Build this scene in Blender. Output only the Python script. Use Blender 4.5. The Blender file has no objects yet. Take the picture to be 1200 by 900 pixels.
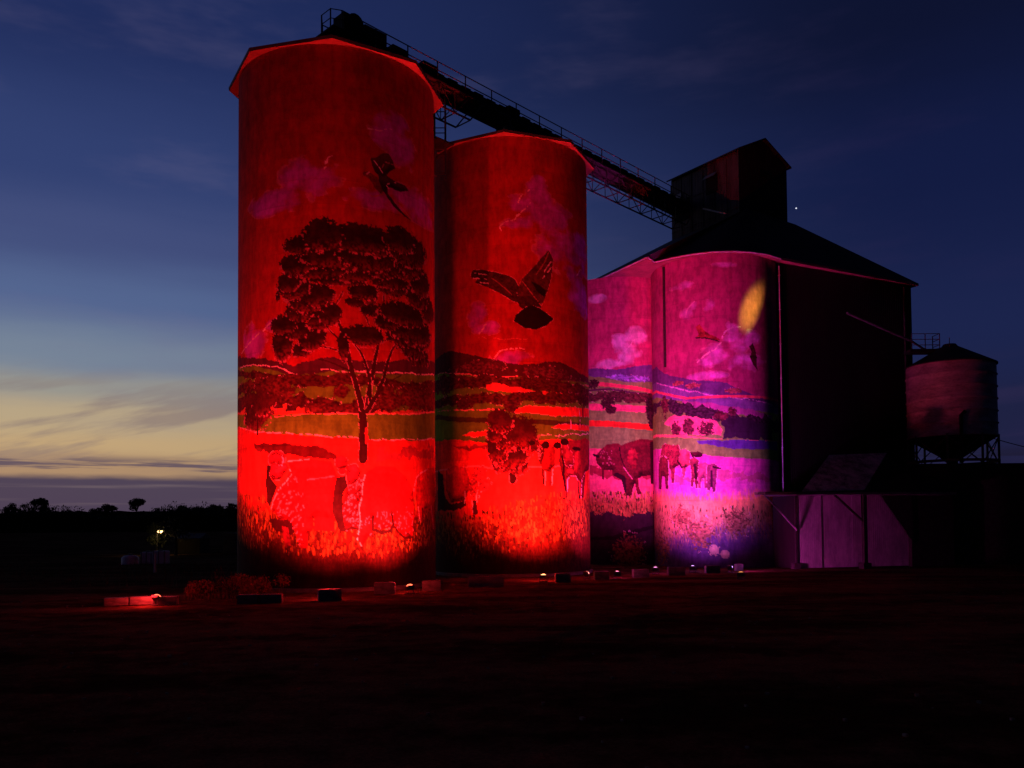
import bpy, bmesh, math, random
import numpy as np
from mathutils import Vector, Matrix, Euler
R = math.radians
scn = bpy.context.scene
col = scn.collection

# ------------------------------------------------------------------ camera
EYE = 3.4; FPX = 980.0; PITCH = R(2.0); ROLL = R(0.45)
cam_d = bpy.data.cameras.new('camera'); cam = bpy.data.objects.new('camera', cam_d); col.objects.link(cam)
cam_d.sensor_width = 36; cam_d.lens = 36*FPX/1200; cam_d.clip_end = 6000; cam_d.clip_start = .1
cam.location = (0, 0, EYE)
cam.matrix_world = Matrix.Translation((0, 0, EYE)) @ Matrix.Rotation(R(90)+PITCH, 4, 'X') @ Matrix.Rotation(-ROLL, 4, 'Z')
cam_d.shift_y = ((612-FPX*math.tan(PITCH))-450)/1200
scn.camera = cam
scn.render.resolution_x = 1024; scn.render.resolution_y = 768

# ------------------------------------------------------------------ dusk sky
def lin(c):
    return tuple(((v/255)/12.92 if v/255 <= .04045 else ((v/255+.055)/1.055)**2.4) for v in c)
world = bpy.data.worlds.new('World'); scn.world = world; world.use_nodes = True
nt = world.node_tree; nt.nodes.clear()
def N(nt, t, **kw):
    n = nt.nodes.new(t)
    for k, v in kw.items():
        setattr(n, k, v)
    return n
def ramp(nt, fac, stops, interp='EASE'):
    n = N(nt, 'ShaderNodeValToRGB'); cr = n.color_ramp; cr.interpolation = interp
    while len(cr.elements) > 1: cr.elements.remove(cr.elements[-1])
    cr.elements[0].position = stops[0][0]; cr.elements[0].color = (*stops[0][1], 1)
    for p, c in stops[1:]:
        e = cr.elements.new(p); e.color = (*c, 1)
    if fac is not None: nt.links.new(fac, n.inputs[0])
    return n.outputs[0]
def math_(nt, op, a, b=None, c=None, clamp=False):
    n = N(nt, 'ShaderNodeMath', operation=op); n.use_clamp = clamp
    for i, v in enumerate((a, b, c)):
        if v is None: continue
        if isinstance(v, (int, float)): n.inputs[i].default_value = v
        else: nt.links.new(v, n.inputs[i])
    return n.outputs[0]
def mix(nt, fac, a, b, mode='MIX'):
    n = N(nt, 'ShaderNodeMix', data_type='RGBA', blend_type=mode)
    for i, v in ((0, fac), (6, a), (7, b)):
        if isinstance(v, (int, float)): n.inputs[i].default_value = v
        elif isinstance(v, tuple): n.inputs[i].default_value = (*v, 1) if len(v) == 3 else v
        else: nt.links.new(v, n.inputs[i])
    return n.outputs[2]
def maprange(nt, v, a, b, c=0., d=1., smooth=True):
    n = N(nt, 'ShaderNodeMapRange', interpolation_type='SMOOTHSTEP' if smooth else 'LINEAR')
    nt.links.new(v, n.inputs[0])
    for i, x in zip((1, 2, 3, 4), (a, b, c, d)): n.inputs[i].default_value = x
    return n.outputs[0]
def noise(nt, vec, scale, detail=4, rough=.55, dist=0.):
    n = N(nt, 'ShaderNodeTexNoise'); n.inputs['Scale'].default_value = scale
    n.inputs['Detail'].default_value = detail; n.inputs['Roughness'].default_value = rough
    n.inputs['Distortion'].default_value = dist
    if vec is not None: nt.links.new(vec, n.inputs['Vector'])
    return n.outputs['Fac']
def mapping(nt, vec, scale=(1, 1, 1), loc=(0, 0, 0), rot=(0, 0, 0)):
    n = N(nt, 'ShaderNodeMapping'); nt.links.new(vec, n.inputs[0])
    n.inputs['Scale'].default_value = scale; n.inputs['Location'].default_value = loc; n.inputs['Rotation'].default_value = rot
    return n.outputs[0]
tc = N(nt, 'ShaderNodeTexCoord'); gen = tc.outputs['Generated']
sep = N(nt, 'ShaderNodeSeparateXYZ'); nt.links.new(gen, sep.inputs[0])
x_, y_, z_ = sep.outputs
hl = math_(nt, 'SQRT', math_(nt, 'ADD', math_(nt, 'MULTIPLY', x_, x_), math_(nt, 'MULTIPLY', y_, y_)))
gd = math_(nt, 'ADD', math_(nt, 'MULTIPLY', x_, -math.sin(R(42))), math_(nt, 'MULTIPLY', y_, math.cos(R(42))))
az = math_(nt, 'DIVIDE', gd, math_(nt, 'MAXIMUM', hl, .001))
warp = math_(nt, 'MULTIPLY', math_(nt, 'SUBTRACT', noise(nt, mapping(nt, gen, (2, 2, 14)), 1.6, 4), .5), .035)
zz = math_(nt, 'ADD', z_, warp)
left = ramp(nt, zz, [(0, lin((120, 100, 92))), (.06, lin((172, 138, 106))), (.085, lin((192, 162, 120))), (.115, lin((182, 162, 130))), (.145, lin((150, 148, 140))), (.18, lin((116, 130, 150))), (.235, lin((82, 100, 142))), (.30, lin((64, 76, 122))), (.36, lin((48, 63, 112))), (.49, lin((30, 43, 90))), (.75, lin((14, 22, 55))), (1, lin((10, 14, 38)))])
right = ramp(nt, zz, [(0, lin((22, 24, 52))), (.1, lin((26, 30, 64))), (.2, lin((24, 33, 74))), (.35, lin((16, 25, 64))), (.49, lin((11, 17, 46))), (1, lin((7, 9, 24)))])
aw = maprange(nt, az, .36, 1.0)
base = mix(nt, math_(nt, 'MAXIMUM', math_(nt, 'POWER', aw, 1.15), 0), right, left)
# soft mauve veils of high cloud
veil = maprange(nt, noise(nt, mapping(nt, gen, (1.5, 1.5, 6), rot=(0, .25, 0)), 2.3, 5, .6), .48, .72)
base = mix(nt, math_(nt, 'MULTIPLY', veil, .18), base, mix(nt, aw, lin((44, 36, 78)), lin((112, 104, 138))))
# slanting pinkish streaks low in the glow
lat = math_(nt, 'ADD', math_(nt, 'MULTIPLY', x_, math.cos(R(42))), math_(nt, 'MULTIPLY', y_, math.sin(R(42))))
cx_ = N(nt, 'ShaderNodeCombineXYZ'); nt.links.new(math_(nt, 'MULTIPLY', lat, 2.2), cx_.inputs[0])
nt.links.new(math_(nt, 'MULTIPLY', math_(nt, 'SUBTRACT', z_, math_(nt, 'MULTIPLY', lat, .26)), 15), cx_.inputs[2]); cx_.inputs[1].default_value = 3.7
stv = cx_.outputs[0]
st = maprange(nt, noise(nt, stv, 2.0, 6, .55), .47, .60)
st = math_(nt, 'MULTIPLY', st, math_(nt, 'MULTIPLY', maprange(nt, z_, .05, .08), maprange(nt, z_, .18, .12)))
base = mix(nt, math_(nt, 'MULTIPLY', st, .60), base, mix(nt, aw, lin((40, 36, 72)), lin((128, 110, 112))))
# dark small clouds above the bank
dk = maprange(nt, noise(nt, mapping(nt, gen, (1, 1, 22), loc=(3.1, .4, 0)), 3.2, 6, .6), .50, .58)
dk = math_(nt, 'MULTIPLY', dk, math_(nt, 'MULTIPLY', maprange(nt, z_, .045, .053), maprange(nt, z_, .078, .066)))
base = mix(nt, math_(nt, 'MULTIPLY', dk, .85), base, mix(nt, aw, lin((24, 24, 50)), lin((82, 70, 92))))
# low cloud bank along the horizon
bk_e = math_(nt, 'ADD', z_, math_(nt, 'MULTIPLY', math_(nt, 'SUBTRACT', noise(nt, mapping(nt, gen, (1, 1, 6)), 5, 5), .5), .022))
bk = maprange(nt, bk_e, .056, .046)
bkc = mix(nt, maprange(nt, noise(nt, mapping(nt, gen, (1, 1, 30)), 3, 5), .5, .7), mix(nt, aw, lin((24, 22, 48)), lin((72, 62, 84))), mix(nt, aw, lin((30, 26, 52)), lin((104, 90, 100))))
base = mix(nt, bk, base, bkc)
# the sky behind the camera has already gone dark
back = maprange(nt, az, .32, -.35, 1.0, .22)
hi = maprange(nt, z_, .62, 1.0, 1.0, .35)
dim = math_(nt, 'MULTIPLY', back, hi)
vm = N(nt, 'ShaderNodeVectorMath', operation='SCALE'); nt.links.new(base, vm.inputs[0]); nt.links.new(dim, vm.inputs['Scale'])
bg = N(nt, 'ShaderNodeBackground'); nt.links.new(vm.outputs[0], bg.inputs[0]); bg.inputs[1].default_value = 1.0
sky = N(nt, 'ShaderNodeTexSky', sky_type='NISHITA'); sky.sun_disc = False
sky.sun_elevation = R(-4); sky.sun_rotation = R(-42); sky.altitude = 300
bg2 = N(nt, 'ShaderNodeBackground'); nt.links.new(sky.outputs[0], bg2.inputs[0]); bg2.inputs[1].default_value = .05
add = N(nt, 'ShaderNodeAddShader'); nt.links.new(bg.outputs[0], add.inputs[0]); nt.links.new(bg2.outputs[0], add.inputs[1])
wo = N(nt, 'ShaderNodeOutputWorld'); nt.links.new(add.outputs[0], wo.inputs[0])

vs = scn.view_settings; vs.view_transform = 'Standard'; vs.look = 'None'; vs.exposure = 0; vs.gamma = 1; vs.use_curve_mapping = False
scn.cycles.max_bounces = 4; scn.cycles.diffuse_bounces = 2

# ------------------------------------------------------------------ helpers
def tag(o, label=None, cat=None, group=None, kind=None):
    if label: o['label'] = label
    if cat: o['category'] = cat
    if group: o['group'] = group
    if kind: o['kind'] = kind
    return o
def empty(name, loc, rz=0, label=None, cat=None, group=None):
    o = bpy.data.objects.new(name, None); col.objects.link(o); o.location = loc; o.rotation_euler = (0, 0, rz)
    o.empty_display_size = .3
    return tag(o, label, cat, group)
def copy_tree(o, parent=None):
    c = o.copy(); col.objects.link(c)
    if parent: c.parent = parent
    for ch in list(o.children): copy_tree(ch, c)
    return c
class MB:
    """collects verts and faces in world or local coordinates"""
    def __init__(s): s.v = []; s.f = []
    def quad(s, *p):
        n = len(s.v); s.v += [tuple(q) for q in p]; s.f.append(tuple(range(n, n+len(p)))); return s
    def box(s, c, size, rz=0, m=None):
        n = len(s.v); cz, sz = math.cos(rz), math.sin(rz)
        for dz in (-.5, .5):
            for dx, dy in ((-.5, -.5), (.5, -.5), (.5, .5), (-.5, .5)):
                x, y, z = dx*size[0], dy*size[1], dz*size[2]
                p = Vector((x*cz-y*sz, x*sz+y*cz, z))
                if m is not None: p = m @ Vector((x, y, z))
                s.v.append((c[0]+p[0], c[1]+p[1], c[2]+p[2]))
        for f in ((3, 2, 1, 0), (4, 5, 6, 7), (0, 1, 5, 4), (1, 2, 6, 5), (2, 3, 7, 6), (3, 0, 4, 7)): s.f.append(tuple(n+i for i in f))
        return s
    def beam(s, p, q, w, h=None):
        p, q = Vector(p), Vector(q); d = q-p; L = d.length
        m = d.to_track_quat('X', 'Z').to_matrix()
        return s.box((p+q)/2, (L, w, h or w), m=m)
    def tube(s, pts, r, k=6, cap=True):
        pts = [Vector(p) for p in pts]; rs = r if isinstance(r, (list, tuple)) else [r]*len(pts)
        n0 = len(s.v)
        for i, p in enumerate(pts):
            d = (pts[min(i+1, len(pts)-1)]-pts[max(i-1, 0)]); m = d.to_track_quat('Z', 'Y').to_matrix()
            for j in range(k):
                a = 2*math.pi*j/k; q = p+m@Vector((rs[i]*math.cos(a), rs[i]*math.sin(a), 0)); s.v.append(tuple(q))
        for i in range(len(pts)-1):
            for j in range(k):
                a = n0+i*k+j; b = n0+i*k+(j+1) % k; s.f.append((a, b, b+k, a+k))
        if cap:
            s.f.append(tuple(n0+j for j in range(k))[::-1]); s.f.append(tuple(n0+(len(pts)-1)*k+j for j in range(k)))
        return s
    def prism(s, plan, z0, z1):
        n = len(s.v); k = len(plan)
        for z in (z0, z1):
            for p in plan: s.v.append((p[0], p[1], z))
        s.f.append(tuple(n+i for i in range(k))[::-1]); s.f.append(tuple(n+k+i for i in range(k)))
        for i in range(k):
            j = (i+1) % k; s.f.append((n+i, n+j, n+k+j, n+k+i))
        return s
    def lathe(s, c, prof, k=32):
        n = len(s.v)
        for r, z in prof:
            for j in range(k):
                a = 2*math.pi*j/k; s.v.append((c[0]+r*math.cos(a), c[1]+r*math.sin(a), c[2]+z))
        for i in range(len(prof)-1):
            for j in range(k):
                a = n+i*k+j; b = n+i*k+(j+1) % k; s.f.append((a, b, b+k, a+k))
        return s
    def build(s, name, mat, parent=None, smooth=False, bevel=0):
        me = bpy.data.meshes.new(name)
        v = s.v
        if parent is not None:
            inv = Matrix.Translation(parent_world(parent)).inverted() if False else world_of(parent).inverted()
            v = [tuple(inv @ Vector(p)) for p in v]
        me.from_pydata(v, [], s.f); me.validate()
        bm = bmesh.new(); bm.from_mesh(me); bmesh.ops.recalc_face_normals(bm, faces=bm.faces)
        bm.to_mesh(me); bm.free()
        if smooth: me.polygons.foreach_set('use_smooth', [True]*len(me.polygons))
        me.materials.append(mat)
        o = bpy.data.objects.new(name, me); col.objects.link(o)
        if parent is not None: o.parent = parent
        if bevel:
            b = o.modifiers.new('bevel', 'BEVEL'); b.width = bevel; b.segments = 2; b.limit_method = 'ANGLE'
        return o
def world_of(o):
    m = Matrix.Translation(o.location) @ o.rotation_euler.to_matrix().to_4x4()
    return world_of(o.parent) @ m if o.parent else m

def mat(name, colr, rough=.85, metal=0., nscale=3., namt=.35, bump=.0, col2=None, emit=None, estr=0., wave=None, stretch=(1, 1, 1), spec=.3):
    m = bpy.data.materials.new(name); m.use_nodes = True; t = m.node_tree; b = t.nodes['Principled BSDF']
    tcn = N(t, 'ShaderNodeTexCoord'); vec = mapping(t, tcn.outputs['Object'], stretch)
    n1 = noise(t, vec, nscale, 6, .65); n2 = noise(t, vec, nscale*7.3, 4, .6)
    f = math_(t, 'ADD', math_(t, 'MULTIPLY', n1, .7), math_(t, 'MULTIPLY', n2, .3))
    f = maprange(t, f, .36, .64)
    c2 = col2 or tuple(v*(1-namt) for v in colr); c1 = tuple(min(1, v*(1+namt*.4)) for v in colr)
    cc = mix(t, f, c2, c1)
    t.links.new(cc, b.inputs['Base Color'])
    t.links.new(math_(t, 'MULTIPLY_ADD', n2, .25, rough-.12, clamp=True), b.inputs['Roughness'])
    b.inputs['Metallic'].default_value = metal; b.inputs['Specular IOR Level'].default_value = spec
    hgt = f
    if wave:      # corrugation: (axis, scale)
        w = N(t, 'ShaderNodeTexWave', wave_type='BANDS', bands_direction=wave[0]); w.inputs['Scale'].default_value = wave[1]
        t.links.new(tcn.outputs['Object'], w.inputs[0])
        hgt = math_(t, 'MULTIPLY_ADD', w.outputs['Fac'], 2.0, f)
        bump = bump or .3
    if bump:
        bn = N(t, 'ShaderNodeBump'); bn.inputs['Strength'].default_value = bump; bn.inputs['Distance'].default_value = .03
        t.links.new(hgt, bn.inputs['Height']); t.links.new(bn.outputs[0], b.inputs['Normal'])
    if emit:
        b.inputs['Emission Color'].default_value = (*emit, 1); b.inputs['Emission Strength'].default_value = estr
    return m
M_steel = mat('galvanised_dark_steel', (.12, .11, .11), .6, .3, 2, .4)
M_gantry = mat('painted_gantry_steel', (.10, .08, .09), .7, .1, 2, .5)
M_body = mat('conveyor_housing_grime', (.018, .015, .017), .8, .0, 1.5, .5, bump=.3)
M_roof = mat('roof_iron', (.05, .05, .06), .7, .2, .7, .4, wave=('X', 2.2))
M_soffit = mat('soffit_paint', (.34, .12, .10), .8, 0, 1.2, .3)
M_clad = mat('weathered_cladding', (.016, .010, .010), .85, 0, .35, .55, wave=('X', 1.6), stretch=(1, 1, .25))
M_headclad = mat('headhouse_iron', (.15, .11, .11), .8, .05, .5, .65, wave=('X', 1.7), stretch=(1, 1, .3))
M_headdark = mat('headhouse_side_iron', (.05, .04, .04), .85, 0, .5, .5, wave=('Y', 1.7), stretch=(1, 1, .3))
M_dark = mat('dark_opening', (.008, .008, .008), .9, 0, 2, .3)
M_conc = mat('cast_concrete', (.24, .22, .20), .9, 0, 2.5, .45, bump=.4)
M_shed = mat('shed_sheet', (.6, .52, .50), .75, 0, .9, .35, wave=('X', 2.0), stretch=(1, 1, .4))
M_shedroof = mat('rusted_roof_sheet', (.80, .62, .64), .8, 0, 1.1, .75, wave=('X', 2.0))
M_timber = mat('dark_timber', (.045, .035, .03), .9, 0, 3, .5)
M_galv = mat('bin_galvanised_sheet', (.5, .46, .48), .5, .15, .8, .45, wave=('Z', 3.2), stretch=(1, 1, 3))
M_pipe = mat('downpipe_paint', (.45, .40, .44), .6, 0, 1.5, .3)
M_white = mat('pale_tank_paint', (.75, .75, .78), .7, 0, 2, .2)
M_bark = mat('bark', (.07, .05, .035), .95, 0, 6, .5)
M_leaf = mat('leaf', (.05, .06, .03), .8, 0, 3, .5)
M_shrub = mat('dry_shrub_leaf', (.32, .10, .05), .85, 0, 5, .6)

MB_ = MB
MURAL = {
 's1': [
  ('cloud',[(-1.45,20.98,1.89,1.13),(-3.39,19.81,2.26,0.79),(2.27,19.97,2.55,0.62),(2.79,23.95,1.39,1.35),(3.62,23.08,1.22,1.19),(-5.01,12.81,1.3,1.15),(-3.43,13.52,0.77,0.44),(4.79,20.43,3.12,1.01)],(0.48,0.1,0.95),0.85),
  ('line',[(1.54,23.62),(2.15,23.68),(2.8,24)],(0.052,0.035,0.022),(0.9,0.85,0.9),0.1),
  ('line',[(-6.46,12.46),(-5.59,12.72),(-5.06,12.95),(-4.53,13.14)],(0.065,0.043,0.026),(0.9,0.85,0.9),0.15),
  ('line',[(-4.2,13.27),(-3.71,13.64),(-3.06,13.84)],(0.043,0.043,0.026),(0.9,0.85,0.9),0.15),
  ('line',[(-0.79,21.29),(-0.45,21.73),(-0.7,21.55),(-0.28,21.96)],(0.043,0.043,0.035,0.022),(0.9,0.85,0.9),0.2),
  ('below',[(-7.07,12.38),(-4.74,11.93),(-2.95,11.62),(-2.23,11.36),(-1.13,11.63),(-0.28,11.72),(0.99,11.65),(2.36,11.68),(4.03,12.03),(7.38,12.49)],(0.085,0.03,0.05),0.1),
  ('below',[(-7.06,11.83),(-4.74,11.49),(-3.59,11.19),(-2.23,10.8),(-1.04,10.9),(0.14,11.08),(1.43,10.98),(3.41,11.18),(7.34,11.71)],(0.14,0.5,0.02),0.08),
  ('line',[(-6.81,11.74),(-4.74,11.62),(-3.21,11.33),(-2.23,10.97)],(0.043,0.061,0.043,0.03),(0.9,0.85,0.9),0.12),
  ('line',[(-0.87,11.11),(0.99,11.04),(3.41,11.18),(7.34,11.71)],(0.052,0.065,0.065,0.065),(0.9,0.85,0.9),0.12),
  ('band',[(-7.05,11.51),(-3.48,10.79),(-1.13,10.6),(0.14,10.7),(1.42,10.72),(2.86,10.72),(3.41,10.56)],0.348,(0.075,0.02,0.015),0.25),
  ('below',[(-7.03,10.81),(-2.95,10.58),(-1.13,10.17),(0.14,10.4),(1.88,10.41),(7.32,11.13)],(0.14,0.5,0.02),0.15),
  ('band',[(-0.07,10.52),(0.99,10.65),(1.88,10.62),(2.11,10.29),(2.86,10.5),(4.02,10.5),(7.32,11.13)],0.565,(0.075,0.02,0.015),0.3),
  ('below',[(-3.48,9.7),(-2,9.54),(-0.49,9.4),(0.98,9.22),(2.86,9.17),(7.26,9.77)],(0.55,0.14,0.06),0.15),
  ('band',[(-3.76,9.81),(-2.23,9.55),(-0.7,9.35),(0.14,9.02),(1.42,9.37),(2.86,9.7),(4.02,9.91),(7.29,10.45)],0.782,(0.075,0.02,0.015),0.4),
  ('blobs',[(-3.19,10.33,0.63,0.39),(-2.57,10.08,0.48,0.26),(-5.43,10.59,0.47,0.31),(-2.46,9.73,0.24,0.26),(0.14,10.01,0.38,0.39),(2.74,9.68,0.68,0.62),(4.28,9.92,0.98,0.54),(6.1,9.93,1.44,0.56),(-1.04,9.1,0.59,0.34),(0.47,9.12,0.3,0.3)],(0.11,0.03,0.02),0.5,'h'),
  ('below',[(-7,9.25),(-3.47,8.88),(-1.56,8.89),(0.98,8.92),(3.12,9.06),(4.74,9.22),(7.26,9.67)],(0.14,0.5,0.02),0.05),
  ('line',[(-3.37,8.83),(-1.56,8.87),(0.98,8.92),(4.02,9.12),(7.26,9.65)],(0.061,0.07,0.07,0.087,0.087),(0.85,0.4,0.35),0.08),
  ('below',[(-6.99,8.61),(-4.72,8.18),(-2.95,7.95),(-1.12,7.77),(1.42,7.64),(4.01,7.74),(7.2,8.12)],(0.85,0.06,0.03),0.05),
  ('line',[(-6.76,8.54),(-4.72,8.14),(-2.46,7.95),(-0.7,7.77),(1.87,7.64),(3.4,7.72),(7.2,8.1)],(0.043,0.061,0.078,0.061,0.078,0.052,0.043),(0.9,0.85,0.9),0.08),
  ('poly',[(-4.87,7.49),(-2.95,7.39),(-1.34,7.31),(-0.49,7.05),(0.13,6.71),(-0.7,6.66),(-2,6.8),(-3.47,6.94),(-4.72,7.17)],(0.16,0.02,0.02),0.25),
  ('poly',[(1.87,7.01),(6.89,7.57),(6.87,6.85),(1.87,6.57)],(0.45,0.05,0.05),0.5),
  ('foliage',[(-4.71,9.22,0.96,0.71),(-4.23,9.5,0.65,0.4),(-4.97,8.85,0.79,0.39)],(0.07,0.015,0.015),(0.3,0.06,0.06)),
  ('line',[(-4.58,8.74),(-4.58,8)],(0.109,0.13),(0.04,0.012,0.01),0.03),
  ('grass',[(-6.92,5.05),(-3.46,4.65),(-0.7,4.41),(1.86,4.32),(7.1,4.96)],(0.11,0.022,0.008),1.04,(0.42,0.22,0.03)),
  ('below',[(-6.88,3.06),(-3.46,2.81),(-0.7,2.63),(1.86,2.5),(7.03,2.67)],(0.035,0.006,0.006),1.1),
  ('poly',[(-4.72,7.48),(-2.46,7.41),(-1.04,7.22),(-0.08,6.88),(0.22,6.54),(-0.7,6.7),(-2,6.8),(-3.58,6.9)],(0.1,0.01,0.01),0.15),
  ('poly',[(-1.25,4.07),(-0.2,3.98),(-0.2,3.04),(-1.21,3.05)],(0.16,0.015,0.015),0.1),
  ('poly',[(-3.68,3.67),(-2.22,3.74),(-1.99,3.06),(-2.45,2.81),(-3.35,3.07)],(0.04,0.008,0.008),0.12),
  ('poly',[(-2.6,6.52),(-1.42,6.62),(-0.37,6.49),(-0.03,5.68),(-0.2,3.98),(-0.33,3.68),(-1.04,3.77),(-1.25,3.65),(-1.25,3.14),(-1.51,2.89),(-1.55,2.17),(-1.9,2.17),(-2.13,2.85),(-2.41,3.61),(-2.94,3.62),(-3.63,4.18),(-3.46,4.57),(-3.09,5.2),(-2.65,5.71),(-2.41,6.09)],(0.4,0.015,0.015),0.03,'v'),
  ('poly',[(-2.94,3.32),(-2.55,3.23),(-2.4,2.3),(-2.74,2.21)],(0.25,0.02,0.03),0.03,'v'),
  ('strokes',[(-2.36,6),(-2,5.7),(-1.64,4.84),(-1.55,3.82),(-1.73,2.29),(-1.99,2.3),(-2.41,3.61),(-2.94,3.62),(-3.63,4.18),(-3.09,5.2)],52,(0.16,0.008,0.012),0.3,260),
  ('strokes',[(-2.36,6),(-2.09,5.7),(-1.73,4.84),(-1.73,3.82),(-1.81,2.3),(-1.99,2.3),(-2.41,3.61),(-2.94,3.62),(-3.63,4.18),(-3.09,5.2)],52,(0.9,0.45,0.6),0.16,85),
  ('poly',[(-3.87,6.39),(-3.63,6.34),(-3.63,5.73),(-3.41,5.47),(-3.2,5.25),(-3.52,4.65),(-3.68,4.27),(-3.86,4.53),(-3.95,5.4)],(0.04,0.012,0.01),0.03),
  ('blobs',[(-3.25,6.67,0.53,0.43)],(0.34,0.02,0.03),0.04,'v','rim'),
  ('poly',[(-3.65,6.38),(-3.38,6.48),(-3.05,6.32),(-2.7,6.44),(-2.55,6.22),(-2.79,5.93),(-3.04,5.63),(-3.47,5.6),(-3.69,5.87)],(0.62,0.03,0.05),0.02,'v','edge','rim'),
  ('line',[(-2.95,6.83),(-2.84,6.61),(-2.89,6.36),(-3.1,6.32)],(0.087,0.087,0.087,0.065),(0.9,0.5,0.8),0.02),
  ('line',[(-3.58,6.9),(-3.25,6.97),(-2.89,6.79)],(0.043,0.043,0.043),(0.04,0.012,0.01),0.02),
  ('line',[(-3.52,5.86),(-3.36,5.77)],(0.065,0.043),(0.04,0.012,0.01),0.02),
  ('line',[(-3.31,6.2),(-3.2,6.19)],(0.056,0.043),(0.04,0.012,0.01),0.02),
  ('poly',[(1.28,5.91),(1.96,6.31),(2.95,6.3),(3.75,5.76),(4.26,5.1),(4.4,4.07),(4.25,2.72),(3.67,2.56),(2.99,3.23),(2.79,3.8),(2.68,3.19),(2.19,3.06),(1.77,3.2),(1.75,3.67),(1.68,2.9),(1.19,2.3),(0.93,2.56),(0.98,4.49),(1.15,5.26)],(0.4,0.015,0.015),0.03,'v'),
  ('poly',[(0.43,5.26),(1.2,5.78),(1.19,4.92),(0.98,4.32),(1.06,3.63),(0.98,3.12),(0.34,3.04),(0.17,3.47),(0.24,4.62)],(0.3,0.015,0.02),0.03,'v'),
  ('strokes',[(0.43,5.26),(1.2,5.78),(1.19,4.92),(0.98,4.32),(1.06,3.63),(0.98,3.12),(0.34,3.04),(0.17,3.47),(0.24,4.62)],75,(0.05,0.005,0.005),0.22,150),
  ('strokes',[(0.43,5.26),(1.2,5.78),(1.19,4.92),(0.98,4.32),(1.06,3.63),(0.98,3.12),(0.34,3.04),(0.17,3.47),(0.24,4.62)],70,(0.9,0.45,0.6),0.14,70),
  ('strokes',[(1.77,3.97),(2.84,3.97),(4.26,4.43),(4.25,2.72),(3.16,3.09),(1.86,3.02),(1.19,2.43),(1.02,3.55)],80,(0.9,0.4,0.6),0.14,90),
  ('poly',[(-0.12,5.68),(0.38,5.81),(0.45,5.26),(0.22,4.91),(0.21,3.76),(0.34,3.04),(0.05,3.04),(-0.33,4.06),(-0.24,5.04)],(0.04,0.012,0.01),0.03),
  ('blobs',[(0.14,6.45,0.32,0.34),(0.18,6.02,0.17,0.17)],(0.3,0.02,0.03),0.06,'v','rim'),
  ('poly',[(0.38,6.28),(0.85,6.42),(1.11,5.99),(0.98,5.6),(0.68,5.34),(0.45,5.34),(0.41,5.77)],(0.6,0.03,0.05),0.02,'v','edge','rim'),
  ('line',[(0.51,6.03),(0.6,6.03)],(0.056,0.043),(0.04,0.012,0.01),0.02),
  ('line',[(0.51,5.51),(0.64,5.47)],(0.065,0.043),(0.04,0.012,0.01),0.02),
  ('line',[(1.73,3.8),(1.72,3.11),(2.19,2.91),(2.68,3.01),(2.86,3.32),(2.79,4.06)],(0.13,0.152,0.196,0.174,0.13,0.065),(0.04,0.012,0.01),0.03),
  ('line',[(2.94,3.23),(3.27,2.87),(3.67,2.6),(4.18,2.68)],(0.087,0.087,0.13,0.087),(0.05,0.005,0.005),0.03),
  ('line',[(0.21,3.08),(0.63,3.21),(0.98,3.12)],(0.13,0.13,0.087),(0.04,0.012,0.01),0.04),
  ('poly',[(4.63,5.79),(5.64,6.35),(7.34,6.5),(7.2,2.86),(6.4,2.97),(5.97,4.09),(5.51,4.17),(5.11,3.44),(4.7,3.62),(4.48,4.88)],(0.4,0.015,0.015),0.03,'v'),
  ('line',[(4.33,5.11),(4.56,5.79),(5.05,6.09),(5.87,6.36)],(0.043,0.043,0.052,0.043),(0.9,0.85,0.9),0.04),
  ('line',[(4.7,4.25),(4.86,3.53)],(0.043,0.043),(0.9,0.85,0.9),0.03),
  ('line',[(6.26,4.37),(6.78,3.06)],(0.043,0.043),(0.9,0.85,0.9),0.03),
  ('line',[(5.12,4.17),(5.2,3.16)],(0.13,0.13),(0.08,0.01,0.01),0.04),
  ('line',[(1.33,5.87),(1.2,5.43),(1.19,4.83),(1.02,4.32),(1.06,3.55),(0.93,2.61),(1.15,2.26)],(0.052,0.061,0.043,0.043,0.043,0.043,0.052),(0.9,0.85,0.9),0.04),
  ('line',[(-2.5,6.13),(-2.32,5.96),(-2.6,5.62),(-3.09,5.16),(-3.46,4.57),(-3.57,4.18)],(0.043,0.052,0.052,0.052,0.043,0.043),(0.9,0.85,0.9),0.03),
  ('line',[(-2.6,6.52),(-2,6.57),(-1.47,6.62)],(0.043,0.043,0.035),(0.9,0.85,0.9),0.03),
  ('line',[(-1.55,5.6),(-0.79,5.68),(-0.2,5.77)],(0.035,0.035,0.035),(0.85,0.25,0.35),0.04),
  ('line',[(1.22,6.64),(1.24,7.76),(1.2,8.93),(1.25,9.58)],(0.434,0.434,0.391,0.348),(0.04,0.012,0.01),0.04,'rim'),
  ('line',[(1.2,9.15),(0.9,10.34),(0.56,11.49),(0.35,12.56),(-0.03,13.62),(-0.45,14.47),(-0.74,15.2),(-0.83,15.77)],(0.304,0.239,0.217,0.174,0.13,0.096,0.07,0.043),(0.04,0.012,0.01),0.05,'rim'),
  ('line',[(1.42,9.16),(1.6,10.38),(1.83,11.58),(2.07,12.79),(2.31,13.97),(2.37,15.17)],(0.261,0.217,0.174,0.139,0.087,0.043),(0.04,0.012,0.01),0.05,'rim'),
  ('line',[(1.6,9.6),(1.6,10.69),(1.34,11.54),(1.03,12.17),(0.69,12.49)],(0.174,0.152,0.109,0.087,0.043),(0.04,0.012,0.01),0.05,'rim'),
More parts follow.
